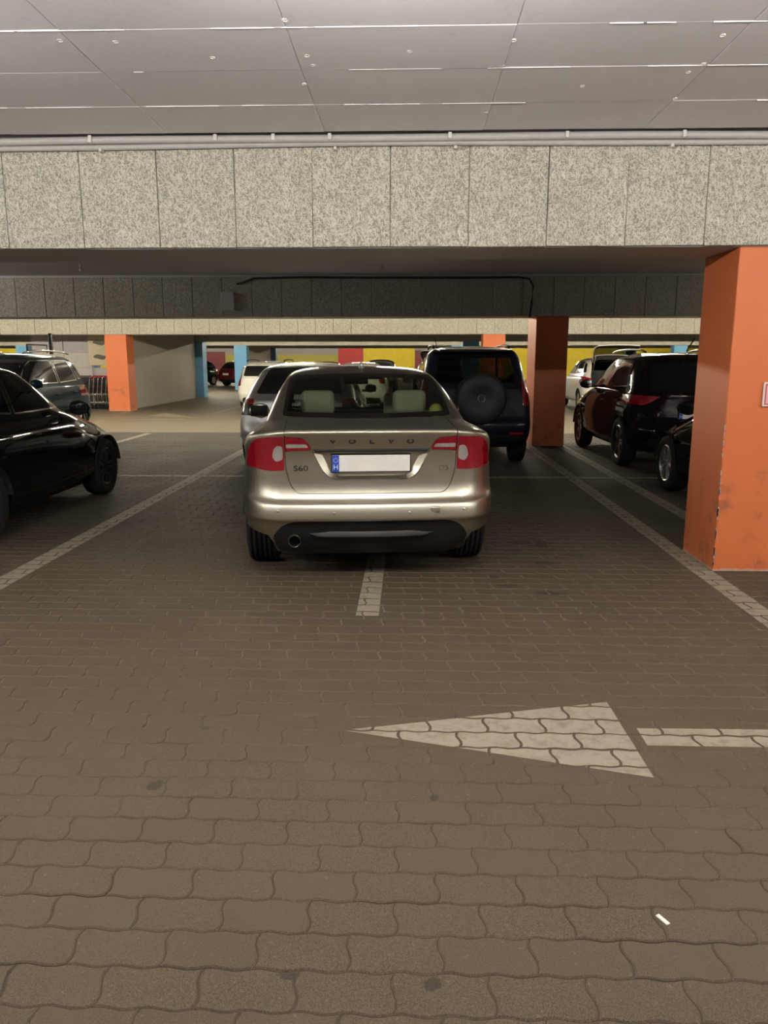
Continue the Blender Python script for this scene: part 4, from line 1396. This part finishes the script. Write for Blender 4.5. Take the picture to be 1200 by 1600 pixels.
build_car('crossover', 'dark teal crossover with chrome window trim behind the black hatchback', TEAL, M['teal_paint'], (-7.13, 15.45, 0), PI, merge(rxr=.34, ryr=.42, bowr=.07),
          side_glass=M['glass_dark'], trim=M['chrome'], R=.35, extra=teal_extra)

# navy off-roader with the spare wheel on its back door
OFF = scaled(SUV, .955, .95, 1.06, plate=(-.42, .60), lamp=[(-.66, 1.25), (-.90, 1.25), (-.90, .88), (-.70, .88)],
             rear_win=[(-.60, 1.20), (.60, 1.20), (.535, 1.585), (-.535, 1.585)])
def off_extra(root, car):
    o = obj('spare_wheel', lathe(bmesh.new(), [(.06, .30), (.04, .355), (-.06, .37), (-.16, .36), (-.185, .33)], 40, 'y', (.06, 0, 1.0)), M['rubber'], root, True)
    obj('wheel_cover', lathe(bmesh.new(), [(-.18, .335), (-.195, .30), (-.20, .16), (-.19, .14), (-.19, .0005)], 40, 'y', (.06, 0, 1.0)), M['black_plastic'], o, True)
    obj('cover_emblem', lathe(bmesh.new(), [(-.191, .06), (-.196, .055), (-.196, .045), (-.191, .04)], 20, 'y', (.06, 0, 1.0)), M['dark_alloy'], o, True)
    obj('wheel_carrier', bx((-.06, -.02, .92), (.18, .12, 1.08), .01, 1), M['black_plastic'], root)
    bm = bx((-.55, .10, 1.665), (.55, .48, 1.70), .012, 2)
    for v in bm.verts:
        if v.co.y < .2: v.co.x *= .94; v.co.z -= .02
    obj('roof_spoiler', bm, M['navy_paint'], root, True)
    for sg in (-1, 1):
        pts = [(sg * .57, .75 + 1.6 * k / 10, 1.715 + .045 * math.sin(PI * k / 10) ** .5) for k in range(11)]
        obj('roof_rail', tube(bmesh.new(), pts, .017, 8), M['black_plastic'], root, True)
        obj('reflector', bx((sg * .60 - .10, -.008, .47), (sg * .60 + .10, .03, .51), .006, 1), M['dark_red_lens'], root)
    obj('antenna', tube(bmesh.new(), [(-.52, .70, 1.70), (-.56, .66, 1.86)], .006, 6), M['black_plastic'], root, True)
    obj('rear_wiper', tube(bmesh.new(), [(.02, .105, 1.22), (.42, .13, 1.26)], .008, 6), M['black_plastic'], root, True)
    obj('side_step', bx((-.86, 1.2, .30), (.86, 2.9, .34), .01, 1), M['black_plastic'], root)
build_car('offroader', 'dark navy off-roader with a spare wheel on its back, beside the orange pillar', OFF, M['navy_paint'], (.96, 11.15, 0), math.radians(1.5), merge(bowr=.03, rxr=.16, ryr=.22, pr=2.5),
          glassmat=M['glass_tint'], seats=M['dark_cloth'], R=.36, lampmat=M['dark_red_lens'], extra=off_extra, alloy=M['dark_alloy'])

# silver hatchback ahead of the sedan on its left
SIL = scaled(HATCH, 1.03, 1.02, 1.02, lamp=[(-.62, .99), (-.93, .99), (-.93, .93), (-.62, .93)], ru=[(.16, 1.0), (.5, 1.2), (.78, 1.36), (1.0, 1.43), (1.4, 1.48), (1.7, 1.50)],
             rear_win=[(-.62, 1.06), (.62, 1.06), (.50, 1.42), (-.50, 1.42)], sl=[(.80, .20), (.87, .3), (.90, .5), (.905, .65), (.895, .80), (.86, .93), (.83, .97)])
def sil_extra(root, car):
    for pol in ([(-.62, .928), (-.91, .928), (-.91, .80), (-.85, .765), (-.66, .765), (-.61, .82)], ):
        for q in (pol, mirx(pol)):
            car.detach(car.cut(fillet(q, .03), 'rear', lambda m: m.y < .8), 'tail_light', M['smoke_lens'], lift=.006, rim=.02)
build_car('hatchback', 'silver hatchback with smoked tail lights just ahead of the champagne sedan', SIL, M['silver_paint'], (-1.56, 10.75, 0), math.radians(1.0), merge(rxr=.30),
          glassmat=M['glass_dark'], R=.325, extra=sil_extra)

# black crossover in the far right row
CRO = scaled(SUV, 1.0, 1.0, 1.0, lamp=[(-.50, 1.04), (-.93, 1.06), (-.93, .94), (-.70, .92)])
def cro_extra(root, car):
    obj('antenna', tube(bmesh.new(), [(0, .62, 1.62), (0, .70, 1.66), (.03, .50, 1.83)], .009, 6), M['black_plastic'], root, True)
    for sg in (-1, 1):
        pts = [(sg * .60, .62 + 1.75 * k / 10, 1.645 + .045 * math.sin(PI * k / 10) ** .5) for k in range(11)]
        obj('roof_rail', tube(bmesh.new(), pts, .016, 8), M['dark_alloy'], root, True)
        pts = [(sg * (.858 + .0), .95 + 1.95 * k / 10, 1.085 + .01 * math.sin(PI * k / 10)) for k in range(11)]
        obj('chrome_strip', tube(bmesh.new(), pts, .007, 6), M['chrome'], root, True)
build_car('crossover', 'black crossover in the far right row, between the two orange pillars', CRO, M['black_brown'], (3.95, 10.62, 0), 0.0, merge(rxr=.36, ryr=.50, bowr=.08, bowf=.14),
          R=.355, extra=cro_extra, alloy=M['dark_alloy'], lampmat=M['red_lens'])

# black car hidden mostly by the near orange pillar
build_car('hatchback', 'black car mostly hidden behind the big orange pillar, alloy front wheel showing', scaled(HATCH, 1.0, 1.0, 1.0), M['black_brown'], (3.90, 5.85, 0), 0.0,
          merge(bowf=.14, rxf=.45, ryf=.7), R=.33, alloy=M['alloy'])

# cars beyond the bright lane
EST = scaled(HATCH, 1.0, 1.06, 1.02, ru=[(.14, 1.0), (.24, 1.2), (.36, 1.40), (.55, 1.47), (1.2, 1.50), (1.6, 1.51)], rear_win=[(-.64, 1.05), (.64, 1.05), (.58, 1.36), (-.58, 1.36)],
             lamp=[(-.70, 1.22), (-.92, 1.22), (-.92, .74), (-.72, .76)], plate=(.0, .82),
             side=[[(.34, 1.10), (.90, 1.06), (.90, 1.40), (.50, 1.38)], [(.95, 1.06), (1.5, 1.04), (1.5, 1.42), (.95, 1.42)], [(1.55, 1.04), (2.8, 1.04), (2.4, 1.34), (2.15, 1.42), (1.55, 1.43)]])
def est_extra(root, car):
    for sg in (-1, 1):
        pts = [(sg * .58, .5 + 2.0 * k / 10, 1.50 + .05 * math.sin(PI * k / 10) ** .5) for k in range(11)]
        obj('roof_rail', tube(bmesh.new(), pts, .02, 6), M['black_plastic'], root, True)
build_car('estate_car', 'white estate car with black roof rails beyond the far lane', EST, M['white_paint'], (-4.45, 23.7, 0), 0.0, merge(bowr=.04, rxr=.2, ryr=.3), lo=True, extra=est_extra)
build_car('hatchback', 'silver-white car with its tailgate raised behind the navy off-roader', scaled(HATCH, 1.0, 1.0, 1.03), M['silver_paint'], (.98, 23.6, 0), 0.0, None, lo=True,
          tailgate=(.62, 1.45, math.radians(-78)))
build_car('minivan', 'cream white minivan with a dark open boot, right of the shaded orange pillar', scaled(SUV, 1.0, 1.0, .98), M['white_paint'], (6.15, 23.6, 0), 0.0, None, lo=True,
          tailgate=(.50, 1.58, math.radians(-88)), lampmat=M['red_lens'])
build_car('hatchback', 'white car whose roof shows just over the champagne sedan roof', scaled(HATCH, 1.0, 1.0, 1.0), M['white_paint'], (-1.55, 23.9, 0), 0.0, None, lo=True, doors=False)
build_car('hatchback', 'maroon car far off at the left, between wall end and blue pillar', scaled(HATCH, 1.0, 1.0, 1.02), M['maroon_paint'], (-11.0, 46.4, 0), math.radians(-35), None, lo=True, doors=False)
build_car('hatchback', 'black car beside the far maroon car', scaled(HATCH, 1.0, 1.0, 1.06), M['black_paint'], (-12.7, 49.5, 0), math.radians(160), None, lo=True, doors=False)
build_car('hatchback', 'dark red car far back, roof arc below the dull yellow wall', scaled(HATCH, 1.05, 1.0, 1.0), M['maroon_paint'], (-4.55, 42.0, 0), 0.0, None, lo=True, doors=False)
build_car('crossover', 'small dark car far back against the yellow wall', scaled(SUV, 1.0, 1.0, .95), M['black_paint'], (-1.45, 42.0, 0), PI, None, lo=True, doors=False)

# ------------------------------------------------------------------ services on the ceiling and beams
def services():
    o = thing('conduit', 'pair of grey conduits running along the top of the near beam', 'pipe', (0, 5.47, ZC))
    for (dy, dz, r) in ((-.012, -.036, .024), (.022, -.065, .019)):
        pts = [(x, dy, dz - .0035 * (x / 1.6) ** 2 + .004 * math.sin(x * 1.7 + dy * 90)) for x in np.linspace(-4.2, 4.2, 33)]
        obj('pipe', tube(bmesh.new(), pts, r, 10), M['conduit'], o, True)
    for x in (-2.13, -1.29, -.905, -.531, .26, 1.023, 1.779):
        obj('clip', bx((x - .012, -.045, -.052 - .0035 * (x / 1.6) ** 2), (x + .012, -.034, -.014), .002, 1), M['clip'], o)
    for x in (-2.08, -.5, .3, 1.72):
        obj('clip', bx((x - .010, -.003, -.105), (x + .010, .05, -.085), .002, 1), M['clip'], o)
    o = thing('junction_box', 'grey metal box mounted on the dim second beam', 'box', (-3.20, 14.015, 2.553))
    obj('box_body', bx((-.115, -.10, -.155), (.115, 0, .155), .008, 2), M['box_grey'], o)
    obj('box_cover', bx((-.118, -.125, -.158), (.118, -.098, .158), .010, 2), M['box_grey'], o)
    o = obj('cable', tube(bmesh.new(), [(-3.04, 13.97, 2.85), (-2.95, 13.96, 2.86), (-2.72, 13.96, 2.94), (-2.0, 13.96, 2.955), (-.5, 13.96, 2.945), (.9, 13.96, 2.94), (1.9, 13.96, 2.945), (2.08, 13.96, 2.92), (2.15, 13.96, 2.80), (2.14, 13.96, 2.55), (2.11, 13.96, 2.27)], .018, 8), M['cable'], None, True)
    tag(o, 'black cable running along the dim beam to the shaded orange pillar', 'cable')
    for (x, y, lab) in ((-5.19, 12.5, 'small pale sprinkler head on the bay ceiling at the left'), (-.43, 12.5, 'small pale sprinkler head on the bay ceiling above the champagne sedan')):
        o = thing('sprinkler_head', lab, 'sprinkler', (x, y, ZC))
        obj('stem', lathe(bmesh.new(), [(0, .03), (-.01, .03), (-.012, .014), (-.06, .014)], 12, 'z'), M['clip'], o, True)
        obj('deflector', lathe(bmesh.new(), [(-.05, .012), (-.075, .026), (-.10, .028), (-.105, .0005)], 12, 'z'), M['clip'], o, True)
services()

# sign on the near pillar, cut by the picture's right edge
def pillar_sign():
    o = thing('pillar_sign', 'white framed red sign on the big orange pillar', 'sign', (2.603, 5.555, 1.295))
    obj('sign_board', bx((-.115, -.012, -.085), (.115, 0, .085), .003, 1), M['white_plastic'], o)
    obj('sign_print', bx((-.102, -.0135, -.072), (.102, -.0115, .072)), M['sign_red'], o)
    obj('sign_field', bx((-.094, -.0145, -.064), (.094, -.0130, .064)), simple('pink_print', (.75, .42, .45), .5), o)
pillar_sign()

# hanging grey sheet wall, poster board and trolleys left of the bright pillar
def trolley_corner():
    o = thing('hanging_screen', 'grey sheet screen hanging behind the teal crossover', 'screen', (-11.42, 25.6, 0))
    for k, (x0, x1) in enumerate(((-1.04, .0), (.02, 1.0))):
        obj('panel', bx((x0, 0, 1.78), (x1, .04, 2.75), .005, 1), M['lilac_grey'], o)
        obj('panel', bx((x0, .005, 1.30), (x1, .045, 1.775), .005, 1), M['pale_grey'], o)
    obj('rail', bx((-1.06, -.02, 1.04), (2.4, .05, 1.29), .01, 1), M['box_grey'], o)
    obj('skirt', bx((-1.05, .0, .04), (2.4, .035, 1.035), .004, 1), M['grey_plastic'], o)
    for x in (-1.02, .01, 1.9): obj('post', bx((x - .03, .05, 0), (x + .03, .11, 2.75), .005, 1), M['box_grey'], o)
    o = thing('poster_board', 'cream poster board with two dark shapes beside the bright orange pillar', 'poster', (-10.14, 25.4, 1.92))
    obj('board', bx((-.36, 0, -.56), (.36, .05, .42), .02, 2), M['poster'], o)
    for x in (-.30, .30): obj('post', bx((x - .025, .05, -1.92), (x + .025, .09, .40), .005, 1), M['box_grey'], o)
    for z in (.20, -.26):
        bm = bmesh.new(); pts = []
        for k in range(24):
            t = 2 * PI * k / 24
            pts.append((.22 * math.cos(t), .085 * math.sin(t) * (1.2 if math.sin(t) < 0 else .55) + .02 * math.cos(3 * t)))
        a = [bm.verts.new((x + .03, -.004, z + y)) for x, y in pts]; b = [bm.verts.new((x + .03, .004, z + y)) for x, y in pts]
        bm.faces.new(a[::-1]) ; bm.faces.new(b)
        for k in range(24): bm.faces.new((a[k], a[(k + 1) % 24], b[(k + 1) % 24], b[k]))
        bmesh.ops.recalc_face_normals(bm, faces=bm.faces[:])
        obj('print', bm, M['poster_dark'], o)
    # one trolley, then the nested row
    t = thing('shopping_trolley', 'dark shopping trolley closest to the bright orange pillar in the nested row', 'trolley', (-9.35, 24.75, 0), PI, 'nested trolley row')
    bm = bmesh.new()
    bars = [(-.02, 1.0), (.75, .93)]
    for y in (-.27, .27):
        for k in range(9):
            x = .02 + .085 * k; tube(bm, [(x * .94 + .02, y * (.86 - .02 * k), .50 + .012 * k), (x, y * (1 - .025 * k), .99 - .008 * k)], .006, 4)
        for z, f in ((.52, .86), (.68, .91), (.84, .95), (.99, 1.0)): tube(bm, [(0, y * f, z), (.74, y * f * .78, z - .03)], .006, 4)
    for k in range(7):
        y = -.21 + .07 * k; tube(bm, [(.02, y, .50), (.72, y * .78, .59), (.76, y * .78, .93)], .006, 4)
    obj('basket', bm, M['cart_grey'], t)
    obj('handle', tube(bmesh.new(), [(-.10, -.27, 1.02), (-.10, .27, 1.02)], .022, 10), M['cart_red'], t, True)
    bm = bmesh.new()
    for y in (-.25, .25):
        tube(bm, [(-.10, y, 1.02), (-.02, y, .98), (.04, y, .50), (.02, y, .20), (.70, y * .75, .16)], .014, 6)
        tube(bm, [(.04, y, .50), (.60, y * .8, .40)], .010, 6)
    obj('chassis', bm, M['chrome'], t, True)
    obj('bumper_guard', bx((-.02, -.285, .86), (.05, -.272, 1.02), .004, 1), M['cart_grey'], t)
    for x in (.04, .66):
        for y in (-.23, .23):
            yy = y * (1 if x < .3 else .78)
            obj('wheel', lathe(bmesh.new(), [(-.012, .03), (-.014, .058), (.014, .058), (.012, .03)], 14, 'y', (x, yy, .06), True), M['rubber'], t, True)
    for k, w in enumerate(('second', 'third', 'fourth', 'fifth', 'sixth', 'seventh'), 1):
        c = copy_tree(t); c.location = (-9.35 - .135 * k, 24.75, 0)
        c['label'] = 'dark shopping trolley with red handle, %s from the bright orange pillar' % w
trolley_corner()

# scrap of paper on the paving
o = obj('paper_scrap', bx((-.0065, -.021, 0), (.0065, .021, .004), .001, 1), M['paper'])
o.location = (.716, 1.905, .0008); o.rotation_euler = (0, 0, .5)
tag(o, 'tiny white paper scrap on the near paving', 'litter')
